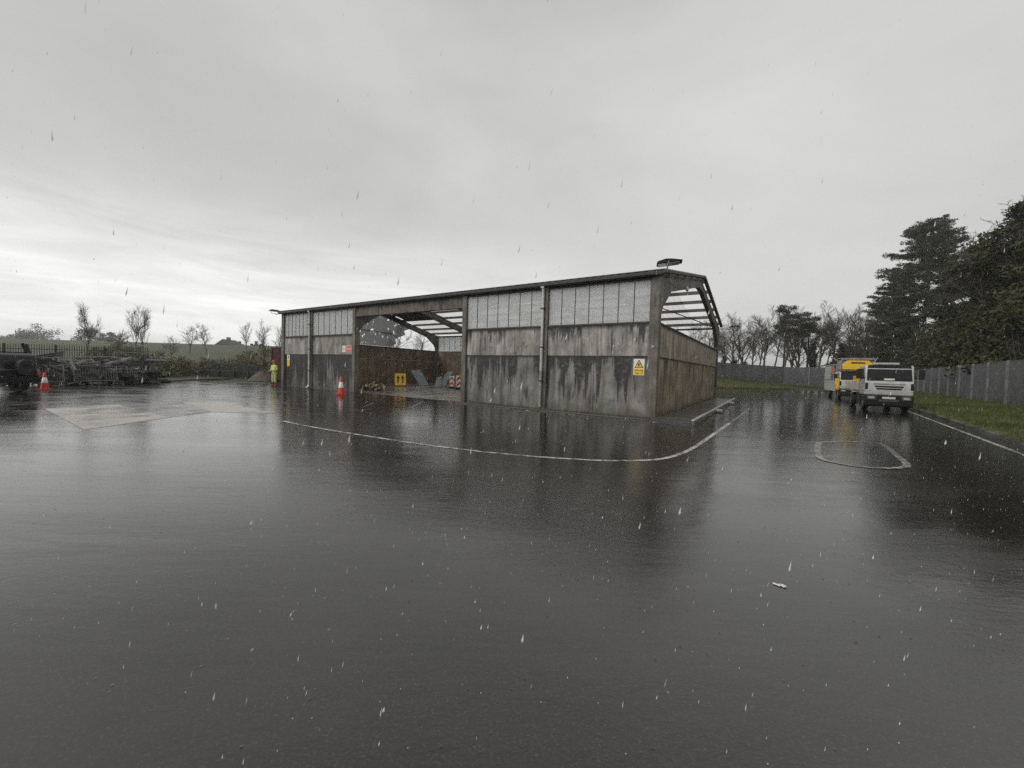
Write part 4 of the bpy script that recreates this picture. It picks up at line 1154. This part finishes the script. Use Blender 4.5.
# ================================================================== TREES
def grow_tree(seed,h,r0,spread,lev_max,first=.25,up=.25,lean=0.,nchild=(10,5,4,3),twig=.011):
    rg=random.Random(seed); tr=MB(); cr=MB()
    def rv(): return Vector((rg.gauss(0,1),rg.gauss(0,1),rg.gauss(0,1)))
    def go(p,d,l,r,lev):
        ns=(7,5,4,3,2)[min(lev,4)]; mb=tr if lev<=1 else cr
        pts=[p]; ds=[d]; rr=[r]
        for i in range(ns):
            d=(d+rv()*(.06 if lev==0 else .14)+Vector((0,0,up*(.25 if lev else .1)))).normalized()
            pts.append(pts[-1]+d*(l/ns)); ds.append(d); rr.append(max(twig*.6,r*(1-(.80 if lev==0 else .72)*(i+1)/ns)))
        sides=(8,6,4,3,3)[min(lev,4)]
        for i in range(ns): mb.tube(pts[i],pts[i+1],rr[i],rr[i+1],sides,caps=False)
        if lev>=lev_max: return
        n=nchild[min(lev,len(nchild)-1)]
        for k in range(n):
            t=(first if lev==0 else .18)+(1-(first if lev==0 else .18))*(k+rg.random())/n
            i=min(ns-1,int(t*ns)); f=t*ns-i
            q=pts[i].lerp(pts[i+1],f); dd=ds[i+1]
            s=rv(); s=(s-dd*s.dot(dd)).normalized()
            ang=rg.uniform(.45,.95)*spread
            nd=(dd*math.cos(ang)+s*math.sin(ang)).normalized()
            if nd.z<-.15: nd.z*=.3
            ll=l*(rg.uniform(.36,.56) if lev==0 else rg.uniform(.40,.62))*(1-.45*t if lev==0 else 1-.2*t)
            go(q,nd,ll,max(twig,rr[i]*.55),lev+1)
    go(Vector((0,0,-.2)),Vector((lean,0,1)).normalized(),h*.92,r0,0)
    return tr,cr
def leaf_cloud(name,clumps,per,size,mat,seed,aspect=2.2,flat=.6):
    """clumps: (x,y,z,rx,ry,rz). Many small leaf faces in each clump's volume."""
    rs=np.random.RandomState(seed); C=np.array(clumps); n=len(C)*per
    idx=np.repeat(np.arange(len(C)),per)
    u=rs.normal(size=(n,3)); u/=np.linalg.norm(u,axis=1)[:,None]; u*= (rs.rand(n)**.45)[:,None]
    P=C[idx,:3]+u*C[idx,3:6]
    a=rs.normal(size=(n,3)); a[:,2]*=flat; a/=np.linalg.norm(a,axis=1)[:,None]
    b=np.cross(a,rs.normal(size=(n,3))); b/=np.linalg.norm(b,axis=1)[:,None]
    s=size*(.6+.8*rs.rand(n))[:,None]
    V=np.empty((n,4,3)); V[:,0]=P-a*s; V[:,1]=P+b*s/aspect; V[:,2]=P+a*s; V[:,3]=P-b*s/aspect
    me=bpy.data.meshes.new(name); me.vertices.add(4*n); me.vertices.foreach_set('co',V.ravel())
    me.loops.add(4*n); me.loops.foreach_set('vertex_index',np.arange(4*n,dtype=np.int32))
    me.polygons.add(n); me.polygons.foreach_set('loop_start',np.arange(0,4*n,4,dtype=np.int32)); me.polygons.foreach_set('loop_total',np.full(n,4,dtype=np.int32))
    me.materials.append(mat); me.update(); me.validate(); return me
# bare tree variants (unit: 12 m tall)
BARE=[]; HT=[]
for i,(sd,r0,sp,first,nc,bk) in enumerate(((1,.17,.72,.34,(14,7,5,3),M_bark2),(2,.14,.55,.40,(13,7,5,3),M_bark),(3,.20,.85,.26,(14,7,5,3),M_bark),(4,.13,.5,.45,(12,7,5,3),M_bark2),(5,.19,.9,.2,(14,7,5,3),M_bark2))):
    tr,cr=grow_tree(sd,12,r0,sp,4,first,.45,0,nc,.013)
    HT.append(max(v[2] for v in tr.v+cr.v)); BARE.append((tr.mesh('trunk',bk,True,fix=False),cr.mesh('crown',bk,False,fix=False)))
def bare(v,px,depth,pytop,label,group,rz=None,zb=None,wide=1.0,ivy=0):
    x=AT(px,depth); z=hill(x,depth) if zb is None else zb
    top=px_h(pytop,px,depth); h=max(2.,top-z)
    s=h/HT[v]
    t=thing('bare_tree',label,'tree',(x,depth,z-.05),rnd.random()*6.28 if rz is None else rz,group); t.scale=(s*wide,s*wide,s)
    link('trunk',BARE[v][0],t); link('crown',BARE[v][1],t)
    if ivy:
        cl=[(rnd.gauss(0,.12),rnd.gauss(0,.12),.6+k*.42,.34+.2*rnd.random(),.34+.2*rnd.random(),.5) for k in range(int(ivy))]
        link('ivy',leaf_cloud('ivy',cl,150,.11,M_ivy,int(px)),t)
    return t
gL='bare trees along the left field hedge'
bare(1,83,36,300,'tall slim bare tree above the scrap heap, leftmost of the bare trees',gL,wide=.9)
bare(3,98,37,322,'thin bare sapling leaning right of the leftmost bare tree',gL).rotation_euler=(0,R(22),.4)
bare(3,134,42,302,'bare tree with fine upright twigs over the hedge, left of a pair',gL)
bare(1,146,43,306,'bare tree with fine upright twigs over the hedge, right of a pair',gL,wide=.8)
bare(2,189,95,325,'rounded bare tree on the skyline, left of the two rounded ones',gL,wide=1.5)
bare(4,206,100,323,'rounded bare tree on the skyline, nearer the far house',gL,wide=1.5)
bare(3,246,60,320,'slender bare tree between the far houses and the shed',gL,wide=.9)
bare(0,263,52,317,'bushy bare tree just left of the shed end',gL,wide=1.0)
bare(4,274,50,322,'low bare tree touching the left end of the shed',gL,wide=.9)
bare(4,116,70,330,'small bare bush on the field skyline behind the scrap heap',gL,wide=1.2)
bare(2,172,66,334,'small bare bush on the field skyline between the taller bare trees',gL,wide=1.4)
gR='bare trees behind the far fence'
spec=[(723,60,322,0,'bare tree just right of the back corner of the shed',14),(733,63,318,4,'bushy bare tree behind the back corner floodlight',10),(744,61,309,2,'wide bare tree over the left part of the far fence',8),
 (755,66,313,1,'slim bare tree second in the gap left of the tall pines',0),(764,60,304,0,'tall spreading bare tree left of the tall pines',6),(773,64,307,3,'thin straight bare tree beside the spreading one',0),
 (781,58,306,1,'bare tree whose twigs cross the left tall pine',0),(795,66,310,3,'thin bare trunk between the two tall pines',5),(812,62,303,2,'ivy clad bare tree right of the tall pines',16),
 (820,59,299,0,'tallest fan-shaped bare tree over the far fence',4),(831,64,306,1,'bare tree behind the left side of the works lorry',0),(841,60,312,4,'ivy clad bare tree rising behind the works lorry',18),
 (851,57,303,2,'wide bare tree over the yellow board of the works lorry',10),(862,54,300,0,'bare tree between the works lorry and the great conifer',8),(738,75,326,3,'distant bare tree low behind the far fence, leftmost',0),(801,76,318,4,'distant bare tree low between the pine trunks',0),(789,75,316,2,'distant bare tree behind the left pine trunk',0),(751,74,320,0,'distant bare tree with twiggy head above the bank',0),(826,76,316,3,'distant bare tree behind the fan-shaped one',0)]
for px,d,pt,v,lab,iv in spec: bare(v,px,d+6,pt,lab,gR,zb=.9,wide=1.5,ivy=iv)
gB='bare trees seen through the shed'
for px,d,pt,v,lab in ((392,66,318,2,'bare tree seen through the torn netting of the shed'),(418,60,326,4,'bushy bare tree seen beside the rear corner inside the open bay'),(676,58,322,0,'bare tree seen through the near gable, left one'),(692,62,318,2,'bare tree seen through the near gable, middle one'),(707,60,316,4,'bare tree seen through the near gable, right one')):
    bare(v,px,d,pt,lab,gB,zb=.8,wide=1.3)
# tall bare tree at the right edge, behind the fence
bare(0,1010,36,204,'very tall bare tree rising above the dark evergreens at the right edge',None,zb=.5,wide=1.05)
bare(2,1026,36,190,'tall bare tree half cut off by the right edge',None,zb=.5,wide=.9)
bare(2,990,44,226,'bare tree whose twigs show between the great conifer and the right edge',None,zb=.5,wide=.9)

# scots pines with bare poles and dark flat heads
def pine(px,depth,pytop,label,sd,zb=.9,clump_n=16):
    x=AT(px,depth); h=px_h(pytop,px,depth)-zb; rg=random.Random(sd)
    t=thing('pine_tree',label,'tree',(x,depth,zb),0,'tall pines behind the far fence')
    m=MB(); pts=[Vector((0,0,-.2))]
    for k in range(1,9): pts.append(Vector((rg.gauss(0,.10)*k*.25,rg.gauss(0,.1)*k*.25,h*.95*k/8)))
    for k in range(8): m.tube(pts[k],pts[k+1],.22*(1-k*.1),.22*(1-(k+1)*.1),7,caps=False)
    cl=[]
    for k in range(clump_n):
        z=h*(.66+.34*rg.random()**.8); a=rg.random()*6.28; rr=(.5+1.9*rg.random())*(1.15-(z/h-.6)*1.4)
        i=min(7,int(z/h/.95*8)); q=Vector((math.cos(a)*rr,math.sin(a)*rr,z))
        m.tube(pts[i].lerp(pts[min(8,i+1)],.3),q,.05,.02,4,caps=False)
        cl.append((q.x,q.y,q.z,.75+.35*rg.random(),.75+.3*rg.random(),.30+.15*rg.random()))
    m.build('trunk',M_bark,t,smooth=True,fix=False)
    link('crown',leaf_cloud('crown',cl,170,.20,M_pine,sd,4.,.8),t)
pine(782,66,307,'tall bare-stemmed pine with a dark head, left of the pair',5,clump_n=15)
pine(797,67,314,'tall bare-stemmed pine with a wide low head, middle one',6,clump_n=15)
pine(806,68,311,'tall bare-stemmed pine right of the wide headed one',8,clump_n=9)

def behind(px,depth,r):
    c=(px-512)/FPX*.789-.615
    return max(depth,min(72,(8.6+r)/c)) if c>.02 else max(depth,72)
# the great conifer and dark evergreens behind the right fence
def conifer(px,depth,pytop,label,sd,rad,zb=.5,boughs=70,per=110,mat=None,low=.17,leafs=.20):
    depth=behind(px,depth,rad*.6)
    x=AT(px,depth); h=px_h(pytop,px,depth)-zb; rg=random.Random(sd)
    t=thing('conifer_tree',label,'tree',(x,depth,zb),0)
    m=MB(); k_=10
    for k in range(k_): m.tube((0.12*math.sin(k),.1*math.cos(k*1.3),h*.97*k/k_-.2*(k==0)),(0.12*math.sin(k+1),.1*math.cos((k+1)*1.3),h*.97*(k+1)/k_),.36*(1-k/k_)+.03,.36*(1-(k+1)/k_)+.03,8,caps=False)
    cl=[]
    for b in range(boughs):
        f=low+(1-low)*((b+rg.random())/boughs)**.9; z=h*f+rg.gauss(0,.035*h*(1-f)+.12)
        prof=(1-f)**.5*(.42+.75*rg.random()**.8)+.06
        a=b*2.399+rg.gauss(0,.6); l=rad*prof
        tip=Vector((math.cos(a)*l,math.sin(a)*l,z+.30*l*(f-.30)+rg.gauss(0,.35)))
        base=Vector((0.1*math.sin(f*10),0,z-.25*l*.4))
        m.tube(base,tip,.06*(1.2-f),.02,4,caps=False)
        ncl=max(2,int(l/.75))
        for c in range(ncl):
            g=(c+1)/ncl; q=base.lerp(tip,.30+.72*g)
            side=Vector((-math.sin(a),math.cos(a),0))*rg.gauss(0,.35*(.4+l*.18))
            q+=side; rr=(.42+.42*rg.random())*(1.0-.25*g)*(.8+.07*rad)
            cl.append((q.x,q.y,q.z+rg.gauss(0,.12),rr*(.85+.4*rg.random()),rr*(.85+.4*rg.random()),rr*(.3+.45*rg.random())))
    for c in range(5): cl.append((rg.gauss(0,.2),rg.gauss(0,.2),h*(.93+.02*c),.45,.45,.25))
    m.build('trunk',M_bark,t,smooth=True,fix=False)
    link('crown',leaf_cloud('crown',cl,per,leafs,mat or M_conif,sd,3.4,.7),t)
    return t
conifer(921,54,222,'great dark spreading conifer rising behind the fence right of the lorries',21,9.6,boughs=230,per=85)
conifer(888,66,283,'smaller dark conifer left of the great one, above the lorry cab',22,6.0,boughs=110,per=80)
def ivy_tree(px,depth,pytop,v,label,sd,nc=150,zb=.5,wide=1.2,cs=.75):
    depth=behind(px,depth,2.2); x=AT(px,depth); h=px_h(pytop,px,depth)-zb; k=h/HT[v]; rg=random.Random(sd)
    t=thing('ivy_tree',label,'tree',(x,depth,zb),rg.random()*6)
    t.scale=(k*wide,k*wide,k)
    link('trunk',BARE[v][0],t); link('twigs',BARE[v][1],t)
    vs=[q.co for q in BARE[v][0].vertices if q.co.z>1.2]; cv=[q.co for q in BARE[v][1].vertices if q.co.z<HT[v]*.86]
    cl=[]
    for i in range(nc):
        q=rg.choice(vs) if i%2 else rg.choice(cv)
        r_=cs*(.35+.65*rg.random()); cl.append((q.x+rg.gauss(0,.15),q.y+rg.gauss(0,.15),q.z-.1*r_,r_,r_,r_*(.55+.4*rg.random())))
    link('crown',leaf_cloud('crown',cl,120,.13,M_ivy if sd%2 else M_conif,sd,2.4,1.),t)
ivy_tree(964,42,238,2,'dark ivy smothered tree beside the right shoulder of the great conifer',24,130)
ivy_tree(984,38,252,4,'shorter ivy smothered tree between two taller ones at the right',25,130)
ivy_tree(1006,33,216,0,'tall ivy smothered tree near the right edge of the picture',27,170,wide=1.35)
ivy_tree(1034,31,196,2,'tallest ivy smothered tree, cut by the right edge of the picture',29,170,wide=1.3)

# evergreen understory
def shrub(px,depth,w,h,label,sd,mat,zb,n=26,per=150,leafs=.16,name='evergreen_shrub',group='dark evergreen shrubs behind the right fence',stems=True,cat='shrub'):
    rg=random.Random(sd); x=AT(px,depth)
    t=thing(name,label,cat,(x,depth,zb),rg.random()*6,group)
    m=MB(); cl=[]
    for k in range(n):
        a=rg.random()*6.28; rr=w/2*rg.random()**.6; z=h*(.12+.84*rg.random()*(1-.35*(rr/(w/2))**2))
        q=Vector((math.cos(a)*rr,math.sin(a)*rr,z)); s=(.14+.16*rg.random())*min(w,h*1.3)
        cl.append((*q,s,s,s*.7))
        m.tube((math.cos(a)*rr*.3,math.sin(a)*rr*.3,-.1),q,.04,.012,4,caps=False)
        if rg.random()<.5: m.tube(q,q+Vector((rg.gauss(0,.3),rg.gauss(0,.3),.5+.5*rg.random()))*min(1.2,h*.25),.014,.006,3,caps=False)
    m.build('stems',M_bark,t,fix=False)
    link('foliage',leaf_cloud('foliage',cl,per,leafs,mat,sd,2.0,1.),t)
for i,(px,d,w,pt,lab) in enumerate(((868,67,7,338,'dark evergreen shrub behind the works lorry'),(884,67,7,326,'dark evergreen shrub above the flatbed lorry cab'),(902,66,8,322,'dense dark shrub below the great conifer, left side'),(924,53,8,316,'dense dark shrub directly below the great conifer'),
    (946,43,6.5,308,'dense dark shrub below the great conifer, right side'),(964,38,6,300,'tall dark shrub between the great conifer and the right edge'),(985,33,5.5,290,'tall ivy-hung shrub over the fence near the right edge'),(1007,28,4.5,282,'tall ivy-hung shrub over the fence at the right edge'),(1032,25,4.5,270,'tall dark shrub cut off by the right edge'),(845,68,6,345,'low evergreen shrub behind the left side of the works lorry'),(975,33,4,326,'lower dark shrub just over the fence near the right edge'),(995,29,4,322,'lower dark shrub just over the fence at the right edge'))):
    d=behind(px,d,w*.5)
    shrub(px,d,w,px_h(pt,px,d)-.5,lab,60+i,M_ivy,.5,n=34,per=190,leafs=.17)
# hedge and brambles at left
for i,(px,d,w,pt,lab) in enumerate(((118,36,4.4,344,'brown bramble thicket behind the right half of the scrap heap'),(140,37,4.4,345,'brown bramble thicket under the pair of bare trees'),(160,36.5,3.5,352,'low brown bramble thicket beside the tyre pile'),(182,39,4.2,360,'low russet bramble thicket left of the wide cage'),
    (205,40.5,4.0,358,'low brown thicket behind the left end of the wide cage'),(228,41.5,4.0,357,'low brown thicket behind the right end of the wide cage'),(250,43,4.2,350,'olive thicket behind the narrow cage'),(266,44,3.4,346,'olive thicket beside the dark red container'),(98,34.5,3.2,350,'straggly thicket at the foot of the slim bare tree'))):
    shrub(px,d,w,max(.7,px_h(pt,px,d)-.1),lab,90+i,M_bramble,.1,n=26,per=60,leafs=.10,name='bramble_thicket',group='bramble thickets along the left fence')
# distant evergreen clumps on the skyline
for i,(px,d,w,pt,lab) in enumerate(((41,300,20,325,'distant round evergreen tree on the skyline at far left'),(90,300,15,327,'distant evergreen tree on the skyline behind the slim bare tree'),(107,310,10,331,'small distant evergreen bush right of the skyline evergreen'),(20,320,18,334,'low distant hedge bush on the skyline, leftmost'))):
    x=AT(px,d); zb=hill(x,d)-.5
    shrub(px,d,w,px_h(pt,px,d)-zb,lab,120+i,M_pine,zb,n=30,per=110,leafs=.5,name='skyline_tree',group='evergreens on the left skyline',cat='tree')
# far houses
def house(px,d,w,pt,label,rz,hwall):
    x=AT(px,d); zb=hill(x,d)-.3; top=px_h(pt,px,d); 
    h=thing('house',label,'house',(x,d,zb),rz,'far houses on the left skyline')
    e=top-zb-w*.42; 
    MB().box(-w/2,w/2,0,8,0,e).build('wall',M_brick,h)
    m=MB(); m.prism([(-w/2-.3,e-.05),(w/2+.3,e-.05),(0,top-zb)],'y',-.3,8.3); r=m.build('roof',M_roof,h)
    MB().box(-.5,.5,3,4,top-zb-.8,top-zb+.9).build('chimney',M_brick,r)
    for x_ in (-w*.22,w*.22): MB().box(x_-.5,x_+.5,-.03,-.005,max(.3,e-1.8),max(1.,e-.5)).build('window',M_glass,h)
house(222.5,150,6.5,339,'distant grey house with a steep gable on the skyline',.1,3)
house(256,155,7.,343,'distant low house on the skyline just left of the shed',.6,3)
house(236,165,5.,343,'small distant house with chimney between the other two on the skyline',.3,3)

# ================================================================== FALLING SLEET
rs=np.random.RandomState(12); n=5200
yy=1.3+10.5*rs.rand(n)**.8; xx=(rs.rand(n)-.5)*2*(1.0+yy*1.35); zz=.05+ (E0+yy*1.0)*rs.rand(n)**2.2
Lh=.006+.015*rs.rand(n)**2; Wd=.0013+.0017*rs.rand(n)**2
ax=np.stack([np.full(n,.16)+.05*rs.normal(size=n),.05*rs.normal(size=n),np.ones(n)],1); ax/=np.linalg.norm(ax,axis=1)[:,None]
e1=np.cross(ax,[0,1,0]); e1/=np.linalg.norm(e1,axis=1)[:,None]; e2=np.cross(ax,e1)
near=rs.rand(n)<.016
yy[near]=.75+.9*rs.rand(near.sum()); xx[near]=(rs.rand(near.sum())-.5)*2.6*yy[near]; zz[near]=E0+(rs.rand(near.sum())-.62)*1.5*yy[near]
Lh[near]=.006+.007*rs.rand(near.sum()); Wd[near]=.0016+.0012*rs.rand(near.sum())
spl=rs.rand(n)<.22        # droplets thrown up where the sleet lands
spl&=~near; zz[spl]=.006+.03*rs.rand(spl.sum())**2; Lh[spl]=.002+.003*rs.rand(spl.sum()); Wd[spl]=.0016+.002*rs.rand(spl.sum())
C=np.stack([xx,yy,zz],1)
V=np.empty((n,6,3)); V[:,0]=C-ax*Lh[:,None]; V[:,5]=C+ax*Lh[:,None]*1.4
for k,(a,b) in enumerate(((1,0),(0,1),(-1,0),(0,-1))): V[:,1+k]=C-ax*Lh[:,None]*.2+(e1*a+e2*b)*Wd[:,None]
F=np.array([(0,2,1),(0,3,2),(0,4,3),(0,1,4),(5,1,2),(5,2,3),(5,3,4),(5,4,1)])
idx=(np.arange(n)[:,None,None]*6+F[None]).reshape(-1)
me=bpy.data.meshes.new('sleet'); me.vertices.add(6*n); me.vertices.foreach_set('co',V.ravel()); nf=8*n
me.loops.add(3*nf); me.loops.foreach_set('vertex_index',idx.astype(np.int32)); me.polygons.add(nf); me.polygons.foreach_set('loop_start',np.arange(0,3*nf,3,dtype=np.int32)); me.polygons.foreach_set('loop_total',np.full(nf,3,dtype=np.int32)); me.polygons.foreach_set('use_smooth',np.ones(nf,dtype=bool))
sm=NT('wet_sleet'); tr_=sm.n.new('ShaderNodeBsdfTransparent'); ms_=sm.n.new('ShaderNodeMixShader'); ms_.inputs[0].default_value=.5
sm.surf(col=(.8,.81,.82),rough=.4); sm.l.new(sm.p.outputs[0],ms_.inputs[1]); sm.l.new(tr_.outputs[0],ms_.inputs[2]); sm.l.new(ms_.outputs[0],sm.out.inputs[0])
me.materials.append(sm.m); me.update(); me.validate()
tag(link('sleet',me),'fine pale sleet falling through the air over the yard','sleet',kind='stuff')

# ================================================================== HAZE
HAZE=.0007
if HAZE:
    m=MB(); m.box(-260,260,-12,260,-1.3,34); hz=m.build('haze',None) if False else None
    t=NT('rain_haze'); t.n.remove(t.p); pv=t.n.new('ShaderNodeVolumePrincipled')
    pv.inputs['Color'].default_value=(.9,.91,.92,1); pv.inputs['Density'].default_value=HAZE; pv.inputs['Anisotropy'].default_value=.3
    t.l.new(pv.outputs[0],t.out.inputs['Volume'])
    hz=MB().box(-1300,1300,-700,1300,-1.3,36).build('haze',t.m); hz['kind']='stuff'; hz['label']='thin pale rain haze filling the air over the whole yard'; hz['category']='haze'
    t.m.volume_intersection_method if hasattr(t.m,'volume_intersection_method') else None

# ================================================================== SKY, SUN, CAMERA
SUN_EL,SUN_AZ=R(40),R(-112)          # azimuth from +Y towards +X
w=bpy.data.worlds.new('World'); sc.world=w; w.use_nodes=True
N=w.node_tree.nodes; Lk=w.node_tree.links; bg=N['Background']
sky=N.new('ShaderNodeTexSky'); sky.sky_type='NISHITA'; sky.sun_disc=False; sky.sun_elevation=SUN_EL; sky.sun_rotation=SUN_AZ; sky.air_density=1.; sky.dust_density=4.
hs=N.new('ShaderNodeHueSaturation'); hs.inputs['Saturation'].default_value=.12; hs.inputs['Value'].default_value=.9; Lk.new(sky.outputs[0],hs.inputs['Color'])
tc=N.new('ShaderNodeTexCoord')
def M(op,a,b=0.,clamp=False):
    n=N.new('ShaderNodeMath'); n.operation=op; n.use_clamp=clamp
    for s,v in zip(n.inputs,(a,b)):
        if isinstance(v,bpy.types.NodeSocket): Lk.new(v,s)
        else: s.default_value=v
    return n.outputs[0]
def MR(v,a,b,lo,hi):
    n=N.new('ShaderNodeMapRange'); n.interpolation_type='SMOOTHSTEP'; Lk.new(v,n.inputs[0])
    for i,x in zip((1,2,3,4),(a,b,lo,hi)): n.inputs[i].default_value=x
    return n.outputs[0]
sx=N.new('ShaderNodeSeparateXYZ'); Lk.new(tc.outputs['Generated'],sx.inputs[0])
zc=M('MAXIMUM',sx.outputs[2],.0)
def nz(scale,sv,detail,rough=.55,dist=.3):
    mp=N.new('ShaderNodeMapping'); mp.inputs[3].default_value=sv; Lk.new(tc.outputs['Generated'],mp.inputs[0])
    n=N.new('ShaderNodeTexNoise'); n.inputs['Scale'].default_value=scale; n.inputs['Detail'].default_value=detail; n.inputs['Roughness'].default_value=rough; n.inputs['Distortion'].default_value=dist
    Lk.new(mp.outputs[0],n.inputs[0]); return n.outputs[0]
c1=nz(1.5,(1,1,2.2),5); c2=nz(3.2,(1,1,6.5),6,.6,.6)
# cloud deck brightness: a bright band low at the left, a grey deck above, paler to the right
leftness=MR(M('ADD',M('MULTIPLY',sx.outputs[0],-.85),M('MULTIPLY',sx.outputs[1],.35)),-.15,.85,0.,1.)
band=M('MULTIPLY',MR(zc,.05,.38,1.,0.),leftness)
deck=M('ADD',4.7,M('MULTIPLY',M('SUBTRACT',c1,.5),2.6))
deck=M('ADD',deck,M('MULTIPLY',leftness,-.7))
deck=M('ADD',deck,M('MULTIPLY',band,M('ADD',3.5,M('MULTIPLY',M('SUBTRACT',c2,.5),8.0))))
deck=M('ADD',deck,MR(zc,.0,.35,.55,0.))
deck=M('MULTIPLY',deck,MR(sx.outputs[1],-.5,.1,1.45,1.))   # unseen sky behind the camera, raised to light the shed front
deck=M('MULTIPLY',deck,MR(zc,.60,.90,1.,.45))   # mostly unseen zenith, darkened to dim reflections in the near ground
cc=N.new('ShaderNodeCombineColor')
Lk.new(M('MULTIPLY',deck,1.0),cc.inputs[0]); Lk.new(M('MULTIPLY',deck,1.0),cc.inputs[1]); Lk.new(M('MULTIPLY',deck,.978),cc.inputs[2])
mx=N.new('ShaderNodeMix'); mx.data_type='RGBA'; mx.inputs[0].default_value=.94; Lk.new(hs.outputs[0],mx.inputs[6]); Lk.new(cc.outputs[0],mx.inputs[7])
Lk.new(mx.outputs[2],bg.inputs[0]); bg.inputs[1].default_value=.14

sl_=bpy.data.lights.new('sun','SUN'); sl_.energy=1.5; sl_.angle=R(40); sl_.color=(1,.97,.93)
so=bpy.data.objects.new('sun',sl_); COL.objects.link(so)
dirv=Vector((math.sin(SUN_AZ)*math.cos(SUN_EL),math.cos(SUN_AZ)*math.cos(SUN_EL),math.sin(SUN_EL)))
so.rotation_euler=dirv.to_track_quat('Z','Y').to_euler()

cam=bpy.data.cameras.new('camera'); cam.sensor_width=36; cam.lens=36*FPX/1024; cam.clip_start=.05; cam.clip_end=4000
co=bpy.data.objects.new('camera',cam); COL.objects.link(co)
co.matrix_world=Matrix(((cR.x,cU.x,-cF.x,0),(cR.y,cU.y,-cF.y,0),(cR.z,cU.z,-cF.z,E0),(0,0,0,1)))
sc.camera=co
vs=sc.view_settings; vs.view_transform='Standard'; vs.look='None'; vs.exposure=0; vs.gamma=1
sc.cycles.max_bounces=8; sc.cycles.transparent_max_bounces=24; sc.cycles.volume_bounces=0
sc.cycles.use_denoising=False; sc.cycles.use_adaptive_sampling=False
try: sc.cycles.denoiser='OPENIMAGEDENOISE'
except Exception: pass
